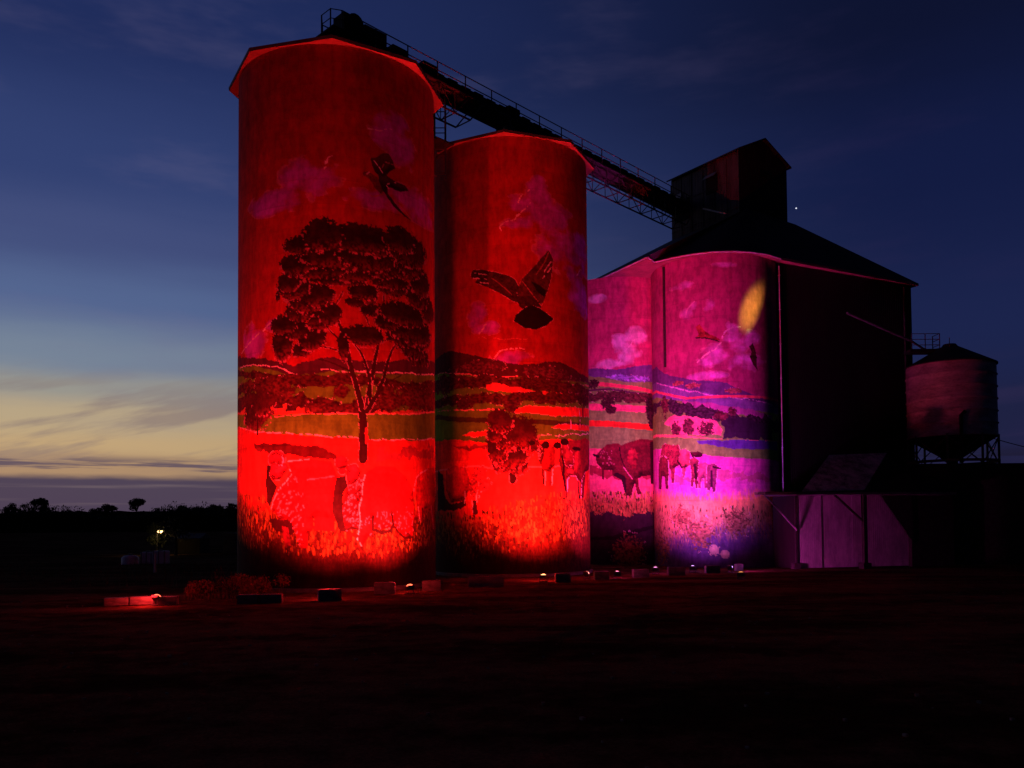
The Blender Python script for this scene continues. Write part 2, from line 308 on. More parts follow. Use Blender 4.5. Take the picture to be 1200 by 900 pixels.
  ('line',[(1.42,9.07),(1.97,9.98),(2.36,10.89),(2.61,11.8),(3.08,12.75),(3.54,13.44)],(0.261,0.217,0.174,0.13,0.087,0.043),(0.04,0.012,0.01),0.05,'rim'),
  ('line',[(0.73,11.02),(0.14,11.26),(-0.45,11.5),(-0.96,11.63)],(0.104,0.087,0.07,0.043),(0.04,0.012,0.01),0.05),
  ('line',[(0.31,12.34),(-0.11,12.76),(-0.49,13.14),(-0.79,13.74)],(0.096,0.078,0.052,0.043),(0.04,0.012,0.01),0.05,'rim'),
  ('line',[(0.22,12.04),(-0.49,12.19),(-1.04,12.31)],(0.07,0.052,0.035),(0.04,0.012,0.01),0.05,'rim'),
  ('line',[(2.36,13.98),(2.98,14.69),(3.43,15.36)],(0.07,0.052,0.043),(0.04,0.012,0.01),0.05,'rim'),
  ('line',[(1.61,12.57),(1.52,13.52),(1.34,14.03)],(0.07,0.052,0.035),(0.04,0.012,0.01),0.05,'rim'),
  ('line',[(2.16,10.52),(2.76,10.75),(3.41,11.09)],(0.061,0.043,0.035),(0.04,0.012,0.01),0.05),
  ('line',[(-0.2,14.35),(0.06,14.71),(0.22,15.07)],(0.061,0.043,0.035),(0.04,0.012,0.01),0.05,'rim'),
  ('line',[(-0.66,15.42),(-0.49,15.9)],(0.052,0.035),(0.04,0.012,0.01),0.05,'rim'),
  ('foliage',[(-0.8,17.9,0.81,0.54),(-1.96,17.43,0.65,0.33),(0.94,17.84,1.33,0.49),(2.01,17.76,0.53,0.5),(3.31,18.19,0.81,0.47),(4.05,17.79,1.2,0.6),(-0.23,16.93,1.37,0.49),(1.54,17.09,1.21,0.58),(-2.13,16.46,0.7,0.37),(-1.05,16.18,1.22,0.33),(0.52,16.16,1.39,0.37),(2.23,16.62,0.92,0.42),(4.15,17.1,0.9,0.43),(-0.07,15.67,1.21,0.21),(-2.31,15.33,0.71,0.45),(-2.56,15.59,0.46,0.37),(-1.5,14.71,0.87,0.5),(-1.03,14.87,0.65,0.41),(-1.99,14.08,0.6,0.37),(-0.96,13.81,0.65,0.49),(-0.43,13.9,0.44,0.41),(-2.84,13.4,0.61,0.33),(-2.92,12.59,0.48,0.69),(-2.12,13.15,0.52,0.37),(-1.36,12.71,0.57,0.45),(-1.84,12.08,0.42,0.25),(1.24,15.15,0.62,0.29),(1.6,14.95,0.31,0.34),(0.81,14.58,0.41,0.19),(1.6,14.25,0.42,0.26),(1.33,12.89,0.78,0.37),(0.24,12.37,0.22,0.57),(2.88,15.64,0.76,0.36),(2.63,16.01,1.07,0.34),(5.02,16.35,0.82,0.52),(4.71,15.58,0.9,0.48),(6,15.04,0.83,0.49),(3.75,14.33,1.3,0.41),(2.56,13.83,0.58,0.38),(4.32,13.65,1.49,0.51),(5.05,13.47,1,0.52),(3.54,13.08,0.89,0.32),(4.42,12.75,0.97,0.44),(4.83,12.31,0.86,0.39),(-3.19,14.91,0.12,0.2),(3.65,16.56,0.81,0.26)],(0.035,0.01,0.01),(0.3,0.05,0.07)),
  ('line',[(1.33,8.16),(1.46,7.77),(1.37,7.42)],(0.13,0.174,0.087),(0.6,0.08,0.06),0.1),
  ('poly',[(1.63,22.13),(2,22.26),(2.34,22.56),(2.69,22.57),(2.9,22.31),(3.06,21.95),(2.69,21.62),(2.48,21.35),(2.19,21.32),(1.9,21.39),(1.76,21.67)],(0.06,0.025,0.02),0.03,'v'),
  ('poly',[(1.22,21.3),(1.53,21.4),(1.72,21.31),(2,21.19),(2.19,20.96),(2.38,20.56),(2.23,20.35),(1.95,20.55),(1.58,21.01),(1.27,21.13)],(0.16,0.03,0.02),0.03,'b'),
  ('poly',[(2.04,21.33),(2.53,21.4),(3.11,21.24),(3.76,21.21),(4.01,21.02),(3.45,20.8),(2.9,20.82),(2.63,20.85),(2.58,20.52),(2.95,20.16),(3.45,19.8),(4.28,19.44),(3.57,19.6),(2.95,19.89),(2.53,20.33),(2.28,20.63),(2.09,20.98)],(0.035,0.008,0.02),0.02,'v'),
  ('line',[(1.81,22.04),(2.05,21.82),(2.29,21.52)],(0.039,0.039,0.039),(0.9,0.85,0.9),0.02),
  ('line',[(2.49,22.11),(2.95,22.1)],(0.035,0.035),(0.5,0.2,0.25),0.02),
  ('line',[(2.29,21.79),(2.39,21.99)],(0.035,0.035),(0.5,0.2,0.25),0.02),
  ('line',[(1.44,21.25),(1.58,21.37)],(0.052,0.043),(0.9,0.85,0.9),0.02),
  ('line',[(2.58,20.97),(3.11,21.2)],(0.039,0.03),(0.9,0.85,0.9),0.02),
  ('line',[(2.53,20.87),(2.74,20.69)],(0.035,0.035),(0.9,0.85,0.9),0.02),
  ('line',[(1.62,20.18),(1.9,20.19),(2.33,20.37)],(0.043,0.052,0.043),(0.5,0.15,0.15),0.04),
  ('line',[(3.11,20.16),(3.69,19.87),(4.28,19.49)],(0.03,0.03,0.03),(0.5,0.2,0.25),0.02),
 ],
 's2': [
  ('cloud',[(0.74,23.34,1.32,0.76),(1.87,24.26,0.94,1.1),(2.75,22.7,2.26,1.32),(4.58,20.94,3.29,1.99),(0.73,22.15,1.43,0.49),(-2.12,16.42,0.83,0.97),(5.71,18.2,2.16,1.46),(0.1,13.62,1.52,0.64),(-1.56,15.56,1.02,0.54)],(0.5,0.1,0.95),0.9),
  ('line',[(-0.49,21.71),(-0.59,21.99),(-0.27,22.25),(0.38,22.36),(0.59,22.69),(1.14,23.21),(1.48,23.67)],(0.064,0.079,0.079,0.064,0.064,0.053,0.042),(0.9,0.85,0.9),0.12),
  ('line',[(0.55,23.45),(0.82,24),(1.27,24.36)],(0.053,0.064,0.032),(0.9,0.85,0.9),0.1),
  ('line',[(-1.09,13.65),(-0.71,14.06),(-0.01,14.26),(0.9,14.22)],(0.074,0.074,0.053,0.032),(0.9,0.85,0.9),0.12),
  ('line',[(-1.98,15.33),(-1.52,15.83)],(0.079,0.053),(0.9,0.85,0.9),0.15),
  ('line',[(5.14,19.54),(5.93,20.08)],(0.079,0.053),(0.9,0.85,0.9),0.15),
  ('line',[(-2.1,15.01),(0.1,14.8),(1.18,14.87)],(0.042,0.042,0.042),(0.6,0.2,0.15),0.15),
  ('below',[(-5.99,14.25),(-5.08,14.43),(-4.31,14.47),(-3.04,14.14),(-1.99,13.82),(-0.98,13.59),(-0.18,13.35),(0.73,13.25),(1.73,13.34),(2.31,13.48),(3.28,13.57),(4.27,13.36),(5.47,13.08),(7.85,13.12)],(0.075,0.02,0.025),0.07),
  ('blobs',[(2.45,12.83,1.56,0.33),(-2.3,13.18,1.86,0.33),(5.63,12.33,2.23,0.28)],(0.13,0.035,0.05),0.7,'h'),
  ('below',[(-6,13.24),(-3.4,12.87),(-1.54,12.49),(0.08,12.39),(0.73,12.5),(2.3,12.24),(7.85,12.77)],(0.14,0.5,0.02),0.06),
  ('line',[(-6,13.24),(-3.4,12.87),(-1.54,12.44),(0.46,12.44)],(0.069,0.069,0.085,0.064),(0.85,0.35,0.35),0.12),
  ('line',[(3.92,12.05),(7.85,12.65)],(0.079,0.106),(0.8,0.25,0.3),0.12),
  ('band',[(-3.4,12.38),(-2.42,12.23),(0.08,12.07),(1.72,12.1),(3.62,11.91),(7.86,12.01)],0.794,(0.075,0.02,0.015),0.3),
  ('poly',[(-1.54,12.01),(0.08,11.91),(1.15,11.65),(3.61,11.53),(7.86,11.83),(7.86,11.48),(3.61,11.2),(0.88,11.32),(-1.55,11.63)],(0.78,0.1,0.07),0.22),
  ('below',[(-6.03,10.86),(-3.41,10.52),(-0.46,10.52),(0.71,10.63),(2.29,10.89),(7.86,11.25)],(0.14,0.5,0.02),0.15),
  ('band',[(-3.41,11.23),(-1.55,11.2),(0.07,11.1),(1.15,11.17),(3.61,11.31),(7.86,11.54)],0.635,(0.075,0.02,0.015),0.35),
  ('blobs',[(0.07,10.62,0.48,0.43),(-3.1,10.88,0.67,0.32),(-4.98,12.42,1.29,0.67)],(0.07,0.02,0.02),0.4,'h'),
  ('poly',[(0.28,10.41),(1.14,10.63),(2.91,10.66),(7.86,11.02),(7.86,10.49),(2.9,10.06),(1.14,10.21),(0.28,10.2)],(0.85,0.06,0.03),0.08,'rim'),
  ('line',[(-6.03,10.75),(-2.13,10.43),(-0.73,10.48),(-0.36,10.42)],(0.064,0.085,0.106,0.064),(0.85,0.35,0.3),0.08),
  ('below',[(-6.04,10.52),(-2.13,10.16),(1.14,10.15),(2.9,10.01),(7.86,10.43)],(0.14,0.5,0.02),0.05),
  ('band',[(-6.04,10.36),(-3.42,9.93),(-1.56,9.76),(0.06,9.66)],0.318,(0.06,0.08,0.02),0.1),
  ('poly',[(-3.35,8.94),(-2.44,9.1),(-1.45,9.11),(-1.23,8.84),(-2.44,8.78)],(0.85,0.06,0.03),0.06,'rim'),
  ('poly',[(2.58,9.4),(4.38,9.67),(7.86,9.85),(7.86,9.5),(3.58,9.29)],(0.85,0.06,0.03),0.1,'rim'),
  ('line',[(1.97,8.78),(3.57,8.91),(7.39,9.28)],(0.053,0.053,0.053),(0.9,0.85,0.9),0.2),
  ('below',[(-6.06,8.78),(-3.43,8.68),(-2.15,8.44),(-1.02,8.3),(1.12,8.28),(2.26,8.58),(7.86,8.86)],(0.85,0.06,0.03),0.06),
  ('poly',[(-4.19,8.35),(-1.57,8.26),(-0.91,8.03),(-2.76,7.93)],(0.3,0.03,0.03),0.3),
  ('band',[(-6.09,6.81),(-2.16,6.94),(-1.03,6.75),(1.11,6.84),(7.86,7.06)],0.106,(0.95,0.3,0.28),0.1),
  ('grass',[(-6.13,4.11),(-2.79,3.96),(-0.51,4.46),(1.09,4.88),(2.85,5.2),(7.86,5.56)],(0.16,0.03,0.01),1.16,(0.42,0.22,0.03)),
  ('below',[(-6.14,3.1),(-2.19,2.46),(0,2.13),(2.19,1.89),(7.87,1.74)],(0.04,0.006,0.008),1.1),
  ('line',[(0.04,6.95),(0.09,5.99)],(0.318,0.423),(0.04,0.012,0.01),0.06,'rim'),
  ('foliage',[(-0.69,9.68,0.65,0.48),(-0.16,8.92,0.91,0.75),(0.71,8.92,0.81,0.64),(-0.81,8.08,0.59,0.69),(-0.06,7.54,0.91,0.58),(1.13,8.44,0.49,0.54),(-0.5,7.06,0.59,0.43),(-1.01,8.94,0.43,0.42),(0.41,6.9,0.53,0.38)],(0.06,0.012,0.014),(0.42,0.04,0.04)),
  ('poly',[(1.79,8.08),(2.26,8.31),(2.88,8.17),(2.93,6.98),(2.61,6.71),(2.6,5.74),(2.41,5.63),(2.36,6.54),(2.24,6.64),(2.12,5.73),(2,5.73),(1.95,6.8),(1.78,7.22)],(0.3,0.02,0.02),0.02,'v'),
  ('poly',[(1.18,8.18),(1.57,8.45),(1.91,8.3),(2.14,8.09),(2.08,7.55),(1.89,6.91),(1.73,7.22),(1.67,7.76),(1.4,7.97)],(0.11,0.015,0.015),0.02,'v'),
  ('strokes',[(1.45,8.23),(2.02,8.25),(2.02,7.66),(1.78,7.22),(1.62,7.76)],80,(0.9,0.5,0.6),0.1,26),
  ('blobs',[(1.32,8.34,0.22,0.16),(2.23,8.23,0.27,0.25)],(0.02,0.006,0.006),0.04),
  ('line',[(2.18,6.54),(2.16,5.73)],(0.095,0.079),(0.9,0.85,0.9),0.02),
  ('line',[(2.74,6.71),(2.63,5.63)],(0.095,0.079),(0.9,0.85,0.9),0.02),
  ('line',[(1.98,6.69),(2.06,5.68)],(0.079,0.079),(0.03,0.006,0.006),0.02),
  ('poly',[(3.35,8.3),(4.19,8.62),(4.93,8.67),(6.24,8.94),(7.34,8.87),(7.87,7.82),(7.16,6.91),(6.16,6.68),(5.79,4.98),(5.28,4.92),(5.3,5.97),(4.88,6.23),(4.5,6.44),(4.07,6.2),(3.9,4.95),(3.74,4.89),(3.68,5.87),(3.4,6.4),(3.2,7.26)],(0.17,0.015,0.015),0.02,'v'),
  ('poly',[(3.42,8.3),(3.87,8.38),(4.1,8.01),(4.52,7.76),(4.51,7.04),(4.16,6.86),(3.77,7.01),(3.56,7.55)],(0.3,0.03,0.03),0.02,'v','rim'),
  ('poly',[(4.71,7.88),(5.24,8.08),(5.45,7.09),(4.98,6.46),(4.51,6.66),(4.61,7.32)],(0.42,0.03,0.03),0.03,'v'),
  ('blobs',[(3.09,8.23,0.3,0.22),(3.7,8.48,0.38,0.22),(4.91,8.11,0.5,0.14)],(0.02,0.006,0.006),0.04),
  ('blobs',[(4.18,6.53,0.42,0.27)],(0.3,0.03,0.03),0.05,'v'),
  ('line',[(4.08,7.02),(4.34,7.01)],(0.079,0.079),(0.9,0.85,0.9),0.02),
  ('line',[(3.48,7.54),(3.62,7.01),(3.54,6.41),(3.75,5.38)],(0.159,0.159,0.212,0.132),(0.03,0.006,0.006),0.03),
  ('line',[(4.98,6.12),(5.17,4.97)],(0.159,0.159),(0.03,0.006,0.006),0.03),
  ('line',[(3.9,5.33),(3.91,6.09),(4.24,6.35),(4.78,6.34),(4.98,6.07)],(0.079,0.079,0.079,0.079,0.053),(0.9,0.85,0.9),0.02),
  ('line',[(5.4,4.97),(5.55,6.15),(6.16,6.68)],(0.095,0.079,0.053),(0.9,0.85,0.9),0.02),
  ('line',[(7.87,8.81),(7.46,7.21),(7.06,5.64)],(0.106,0.106,0.079),(0.9,0.85,0.9),0.02),
  ('line',[(-2.35,4.17),(-2.29,5.13),(-2.05,5.92),(-2.16,6.84)],(0.106,0.079,0.053,0.042),(0.9,0.85,0.9),0.06),
  ('line',[(-2.29,4.59),(-1.88,5.39),(-1.47,6.18)],(0.053,0.053,0.037),(0.9,0.85,0.9),0.06),
  ('line',[(-2.54,4.06),(-2.66,5.13),(-2.59,6.1)],(0.053,0.053,0.037),(0.9,0.85,0.9),0.06),
  ('blobs',[(-2.05,6.46,0.41,0.43),(-2.47,5.56,0.36,0.54),(-1.71,5.76,0.34,0.42)],(0.45,0.05,0.04),0.6,'h'),
  ('line',[(-2.41,4.7),(-2.36,4.06)],(0.265,0.371),(0.08,0.015,0.015),0.1),
  ('poly',[(-6.09,6.81),(-5.27,6.54),(-4.96,4.92),(-4.4,4.63),(-3.11,4.71),(-3.05,4.39),(-4.23,4.19),(-6.13,4.22)],(0.05,0.01,0.01),0.15),
  ('poly',[(-4.94,6.74),(-4.04,7.02),(-3.16,6.87),(-2.77,6.32),(-2.84,5.41),(-3.25,4.72),(-4.4,4.74),(-4.85,5.47)],(0.45,0.02,0.03),0.1,'v'),
  ('line',[(-3.11,5.36),(-3.18,4.61)],(0.053,0.053),(0.9,0.85,0.9),0.05),
  ('line',[(5.29,10.7),(5.39,9.6)],(0.064,0.064),(0.9,0.85,0.9),0.06),
  ('line',[(4.3,9.94),(4.29,9.34)],(0.064,0.064),(0.9,0.85,0.9),0.06),
  ('line',[(5.81,10.87),(5.8,10.31)],(0.212,0.265),(0.2,0.03,0.03),0.1),
  ('poly',[(-2.56,19.09),(-2.43,19.34),(-1.78,19.32),(-0.94,19.09),(-0.13,18.84),(0.35,18.57),(0.56,18.09),(0.45,17.71),(0.77,17.39),(0.76,17.01),(0.12,17.27),(-0.68,17.78),(-1.5,18.21),(-2.31,18.57),(-2.07,18.75),(-2.5,18.86)],(0.06,0.025,0.02),0.04,'b','rim'),
  ('poly',[(0.56,18.09),(0.78,18.63),(1.33,19.26),(1.91,19.9),(2.58,20.64),(2.89,20.08),(2.82,19.42),(2.68,18.63),(2.36,17.77),(2.17,17.27),(1.88,16.91),(1.2,16.76),(0.66,17.28),(0.45,17.71)],(0.09,0.03,0.025),0.04,'b','rim'),
  ('poly',[(1.32,18.55),(1.89,18.32),(2.36,17.99),(2.24,17.6),(1.77,17.88)],(0.012,0.006,0.006),0.03),
  ('poly',[(0.44,17.49),(1.21,17.62),(2,17.14),(1.99,16.65),(1.09,16.43),(0.55,16.95)],(0.05,0.02,0.015),0.03,'b'),
  ('poly',[(0.87,16.8),(1.31,16.98),(1.88,16.86),(2.91,16.26),(2.34,15.76),(1.63,15.49),(0.91,15.56),(0.22,15.98),(0.33,16.3)],(0.012,0.006,0.006),0.03,'rim'),
  ('line',[(2.57,20.48),(2.26,19.78),(1.67,18.96)],(0.053,0.053,0.053),(0.4,0.15,0.12),0.02),
  ('line',[(2.76,19.95),(2.25,19.23)],(0.048,0.048),(0.9,0.85,0.9),0.02),
  ('line',[(2.75,19.52),(2.13,18.78)],(0.048,0.048),(0.9,0.85,0.9),0.02),
  ('line',[(-2.31,19.16),(-1.38,18.95)],(0.048,0.048),(0.9,0.85,0.9),0.02),
  ('line',[(-2.43,18.85),(-1.5,18.69)],(0.048,0.048),(0.9,0.85,0.9),0.02),
  ('line',[(-2.07,18.54),(-1.39,18.41)],(0.048,0.048),(0.9,0.85,0.9),0.02),
  ('line',[(0.78,18.47),(1.43,17.69),(1.99,17.03)],(0.048,0.048,0.048),(0.5,0.2,0.15),0.03),
  ('line',[(-1.16,18.72),(-0.41,18.14),(0.12,17.65)],(0.053,0.053,0.053),(0.3,0.1,0.08),0.06),
 ],
 'c1': [
  ('cloud',[(1.56,17.98,1,0.96),(0.84,16.82,1.24,1.08),(-0.59,15.77,1.52,0.54),(-1.56,21.18,0.87,0.41),(0.14,17.64,0.8,0.68)],(0.85,0.7,0.85),0.85),
  ('line',[(-0.08,15.75),(0.46,16.28),(0.74,16.95),(1.3,17.77),(1.73,17.92)],(0.101,0.095,0.081,0.081,0.068),(0.9,0.8,0.8),0.12),
  ('below',[(-2.35,15.64),(-0.55,15.43),(0.59,15.46),(1.48,15.67),(2.37,15.78),(3.28,15.85),(6.4,15.36)],(0.16,0.1,0.3),0.06),
  ('blobs',[(1.52,14.65,1.15,0.27),(0.11,14.79,0.81,0.2)],(0.3,0.3,0.75),0.4,'h'),
  ('below',[(-2.35,15.03),(-0.56,14.68),(0.78,14.37),(3.25,14.47),(6.35,14.71)],(0.22,0.62,0.1),0.06),
  ('band',[(-1.4,14.32),(0.43,14.04),(3.24,13.65),(6.28,13.85)],0.304,(0.8,0.12,0.15),0.06),
  ('band',[(-0.57,13.87),(1.11,13.56),(3.23,13.38),(6.26,13.56)],0.169,(0.1,0.03,0.08),0.06),
  ('band',[(-2.07,13.35),(-0.92,13.41),(1.1,13.16),(3.23,13.04),(6.24,13.28)],0.744,(0.09,0.04,0.03),0.35),
  ('band',[(-2.38,12.56),(-0.25,12.36),(3.21,12.21),(6.18,12.42)],0.541,(0.75,0.14,0.22),0.06),
  ('blobs',[(-0.8,12.79,0.55,0.54),(-0.53,12.24,0.41,0.34),(-2,14.37,0.53,0.41)],(0.05,0.02,0.02),0.4,'h'),
  ('below',[(-2.39,11.94),(0.41,11.81),(3.2,11.67),(6.15,11.86)],(0.22,0.62,0.1),0.06),
  ('band',[(-2.4,11.26),(0.4,11),(3.19,10.78),(6.09,10.93)],0.473,(0.75,0.06,0.02),0.06),
  ('below',[(-2.41,10.64),(0.39,10.46),(3.18,10.23),(6.06,10.37)],(0.22,0.62,0.1),0.06),
  ('blobs',[(2.73,12.25,0.48,0.96),(2.96,11.31,0.43,0.62)],(0.04,0.02,0.02),0.3,'h'),
  ('below',[(-2.43,9.28),(-0.29,9.05),(3.15,8.87),(5.98,9.03)],(0.75,0.16,0.22),0.1),
  ('poly',[(-2.45,7.84),(-0.31,7.64),(3.13,7.38),(3.12,6.83),(-0.32,6.7),(-2.45,7.16)],(0.3,0.03,0.05),0.5),
  ('grass',[(-2.47,5.8),(-0.34,5.69),(3.1,5.68),(5.81,5.73)],(0.4,0.16,0.05),0.81,(0.45,0.28,0.06)),
  ('below',[(-2.49,4.17),(0.31,3.87),(3.07,4.12),(5.73,4.13)],(0.035,0.015,0.025),0.4),
  ('line',[(-2.36,1.99),(-0.38,2.13),(3.05,3.04)],(0.203,0.406,0.27),(0.012,0.008,0.008),0.1),
  ('blobs',[(0.83,0.92,1.09,1.2)],(0.18,0.07,0.03),0.8,'h'),
  ('poly',[(-1.83,8.63),(-1.39,9.09),(-0.9,9.48),(-0.02,9.59),(0.24,9.38),(0.85,9.64),(1.9,9.92),(2.91,9.82),(3.53,9.43),(6.01,9.59),(5.82,6.08),(3.1,6.02),(2.86,6.42),(2.62,7.03),(1.86,6.95),(1.57,6.75),(1.63,6.01),(1.84,5.6),(1.48,5.47),(1.29,6.41),(1.14,6.01),(1,5.4),(0.6,5.41),(0.34,6.15),(0.21,6.69),(-0.45,7.03),(-0.52,7.44),(-1.13,7.46),(-1.16,6.71),(-1.28,6.72),(-1.34,7.6),(-1.62,7.88),(-1.76,8.09)],(0.1,0.01,0.014),0.02,'v'),
  ('blobs',[(1.11,8.36,0.41,0.74)],(0.3,0.02,0.03),0.3,'v'),
  ('strokes',[(-1.53,8.89),(-0.56,9.26),(-0.31,7.84),(-1.26,7.8)],80,(0.55,0.2,0.25),0.14,34),
  ('line',[(-1.97,8.71),(-1.61,8.56)],(0.203,0.203),(0.02,0.005,0.008),0.02),
  ('line',[(0.11,9.25),(0.17,8.5),(0.49,7.63)],(0.081,0.081,0.081),(0.025,0.005,0.008),0.03),
  ('line',[(0.42,7.63),(0.82,7.09),(1.15,6.68)],(0.068,0.068,0.068),(0.6,0.2,0.25),0.03),
  ('line',[(-0.18,7.1),(0.35,6.82),(0.53,5.81)],(0.338,0.338,0.203),(0.02,0.005,0.008),0.04),
  ('line',[(2.83,9.54),(2.89,8.18),(2.77,6.42)],(0.406,0.473,0.203),(0.03,0.006,0.01),0.04),
 ],
 'c2': [
  ('cloud',[(-1.92,18.63,0.68,0.88),(-1.5,19.2,0.52,0.51),(-0.24,19.06,0.6,0.62),(0.8,22.01,0.98,0.31),(1.32,17.31,0.62,0.62),(1.6,16.38,1.16,1),(0.19,15.47,1.34,0.88),(-0.69,14.9,0.86,0.5),(2.83,16.74,0.9,0.63),(2.31,14.83,2.15,0.75),(-2.37,20.8,1.16,0.38),(-0.49,13.95,1.61,0.38)],(0.75,0.32,0.95),0.85),
  ('line',[(-1.29,14.96),(-0.66,15.47),(0.07,15.79),(0.56,16.39)],(0.089,0.076,0.063,0.051),(0.95,0.8,0.8),0.12),
  ('line',[(0.57,16.64),(0.82,17.13),(1.31,17.44),(1.95,17.39)],(0.076,0.076,0.076,0.063),(0.8,0.7,0.9),0.1),
  ('line',[(-2.1,18.41),(-1.88,19.01),(-1.35,19.44)],(0.076,0.076,0.063),(0.9,0.6,0.8),0.1),
  ('below',[(-5.37,15.26),(-4.48,14.71),(-3.4,14.21),(-2.04,13.84),(-1.06,13.62),(0.15,13.48),(0.75,13.4),(1.49,13.02),(2.68,12.55),(5.95,12.06)],(0.13,0.08,0.28),0.06),
  ('blobs',[(-2.79,13.61,0.53,0.19),(-1.59,13.29,0.66,0.19),(1.37,12.77,0.63,0.19)],(0.35,0.14,0.14),0.3,'h'),
  ('below',[(-5.41,14.08),(-3.16,13.41),(-1.08,12.81),(0.74,12.41),(2.67,12.05),(5.94,11.8)],(0.2,0.15,0.45),0.06),
  ('line',[(-5.33,14),(-2.4,13.13),(-0.47,12.52),(1.35,12.28),(4.94,11.96)],(0.076,0.101,0.076,0.089,0.063),(0.7,0.5,0.9),0.12),
  ('band',[(-5.44,13.36),(-3.17,12.71),(-2.06,12.39)],0.19,(0.85,0.15,0.2),0.06),
  ('below',[(-5.46,12.9),(-2.42,12.24),(-0.48,11.83),(1.34,11.41),(5.9,11.29)],(0.22,0.62,0.1),0.06),
  ('poly',[(-2.42,12.24),(0.73,11.73),(4.91,11.07),(4.89,10.56),(0.72,11.17),(-2.42,11.74)],(0.4,0.12,0.42),0.2),
  ('band',[(-3.62,12.12),(-2.43,11.61),(-1.1,11.31),(0.11,11),(1.32,10.67),(5.84,10.39)],0.887,(0.05,0.03,0.06),0.4),
  ('poly',[(-3.2,11.31),(-1.75,11.05),(-0.01,10.7),(0.4,10.19),(0.45,9.57),(-2.46,9.72),(-4.59,10.56),(-3.73,11.11)],(0.8,0.25,0.35),0.15),
  ('poly',[(-5.49,12.11),(-3.9,12.09),(-3.54,11.41),(-4.57,11.33),(-5.51,11.58)],(0.22,0.62,0.1),0.1),
  ('poly',[(0.41,10.81),(1.96,10.79),(4.88,10.31),(4.84,9.23),(0.69,9.38),(0.58,10.18)],(0.035,0.025,0.06),0.3),
  ('blobs',[(-2.04,10.31,0.48,0.57),(-0.63,10.1,0.55,0.5),(-4.24,12.07,0.43,0.9),(-3.08,10.21,0.41,0.57),(1.21,11.29,0.31,0.31),(0.42,10.99,0.48,0.37)],(0.12,0.03,0.05),0.6,'h'),
  ('poly',[(-5.55,10.4),(-4.35,10.73),(-3.56,10.45),(-3.4,9.8),(-5.57,10.01)],(0.22,0.62,0.1),0.06),
  ('below',[(-5.57,10.07),(-2.46,9.72),(-0.51,9.41),(1.3,9.18),(5.78,9.29)],(0.85,0.3,0.25),0.03),
  ('below',[(-5.58,9.88),(-2.46,9.53),(0.09,9.27),(1.93,9.12),(5.77,9.23)],(0.22,0.62,0.1),0.05),
  ('poly',[(-1.45,9.27),(0.08,9.2),(5.77,9.23),(5.73,8.59),(1.29,8.57),(-0.22,8.84),(-1.26,9.07)],(0.1,0.07,0.4),0.1),
  ('below',[(-5.61,8.96),(-2.48,8.58),(-1.02,8.25),(0.37,8.02),(2.59,7.89),(5.69,7.82)],(0.7,0.12,0.5),0.06),
  ('poly',[(-5.7,6.99),(-2.51,6.57),(0.65,6.97),(4.74,6.51),(4.73,6.14),(0.64,6.48),(-2.52,6.19)],(0.5,0.12,0.25),0.5),
  ('below',[(-5.75,5.94),(-2.53,5.69),(0.03,5.5),(4.72,5.76)],(0.85,0.4,0.14),0.5),
  ('grass',[(-5.8,4.89),(-2.55,4.43),(-0.6,4.28),(1.22,4.5),(5.51,4.64)],(0.62,0.3,0.14),1.52,(0.6,0.42,0.14)),
  ('below',[(-5.91,2.46),(-2.58,2.93),(-0.01,3.28),(1.83,3.39),(5.47,3.69)],(0.12,0.05,0.15),1),
  ('blobs',[(-4.96,1.5,1.01,1.04),(-1.27,2.43,0.89,0.86),(1.35,3.27,0.88,0.73),(-2.61,3.74,0.74,0.75)],(0.25,0.11,0.05),0.9,'h'),
  ('twigs',[(-0.22,1.26,0.38,0.38),(0.55,0.95,0.32,0.32)],(0.65,0.4,0.25)),
  ('poly',[(-4.62,9.13),(-4.17,9.22),(-3.41,9.03),(-2.84,9.05),(-2.7,8.6),(-2.79,7.53),(-3.19,7.36),(-3.3,6.22),(-3.56,6.23),(-3.63,7.26),(-4.43,7.56),(-4.91,8.31)],(0.26,0.03,0.05),0.02,'v','rim'),
  ('strokes',[(-4.39,9.11),(-2.92,8.99),(-2.95,7.54),(-4.43,7.63)],80,(0.04,0.006,0.01),0.16,50),
  ('poly',[(-2.7,8.6),(-2.26,8.69),(-1.92,8.42),(-1.87,7.48),(-2.22,7.31),(-2.37,6.56),(-2.51,6.57),(-2.57,7.33),(-2.87,7.85)],(0.55,0.1,0.14),0.02,'v','rim'),
  ('line',[(-2.94,7.85),(-2.57,7.33),(-2.21,7.43)],(0.127,0.127,0.063),(0.04,0.006,0.01),0.03),
  ('poly',[(-1.92,8.42),(-1.27,8.45),(-0.96,8.31),(-0.96,8.06),(-1.66,7.97)],(0.05,0.008,0.015),0.02,'v'),
  ('poly',[(-1.93,7.92),(-1.53,8.03),(-1.22,7.76),(-1.29,7.02),(-1.31,5.78),(-1.51,5.78),(-1.56,6.53),(-1.7,5.85),(-1.83,5.92),(-1.81,7.17)],(0.2,0.03,0.05),0.02,'v','rim'),
  ('line',[(-1.54,7.47),(-1.43,6.53)],(0.19,0.19),(0.03,0.005,0.015),0.02),
  ('poly',[(-5.2,8.33),(-4.52,8.41),(-3.89,8.04),(-3.82,6.95),(-3.94,5.8),(-4.25,5.81),(-4.33,6.78),(-4.69,6.8),(-4.84,5.84),(-5.28,5.86)],(0.16,0.02,0.03),0.02,'v'),
  ('line',[(-5.22,7.68),(-5.05,8.26),(-4.41,8.37),(-3.89,8.04),(-3.81,7.14),(-3.94,5.87)],(0.089,0.089,0.089,0.089,0.076,0.063),(0.9,0.5,0.5),0.02),
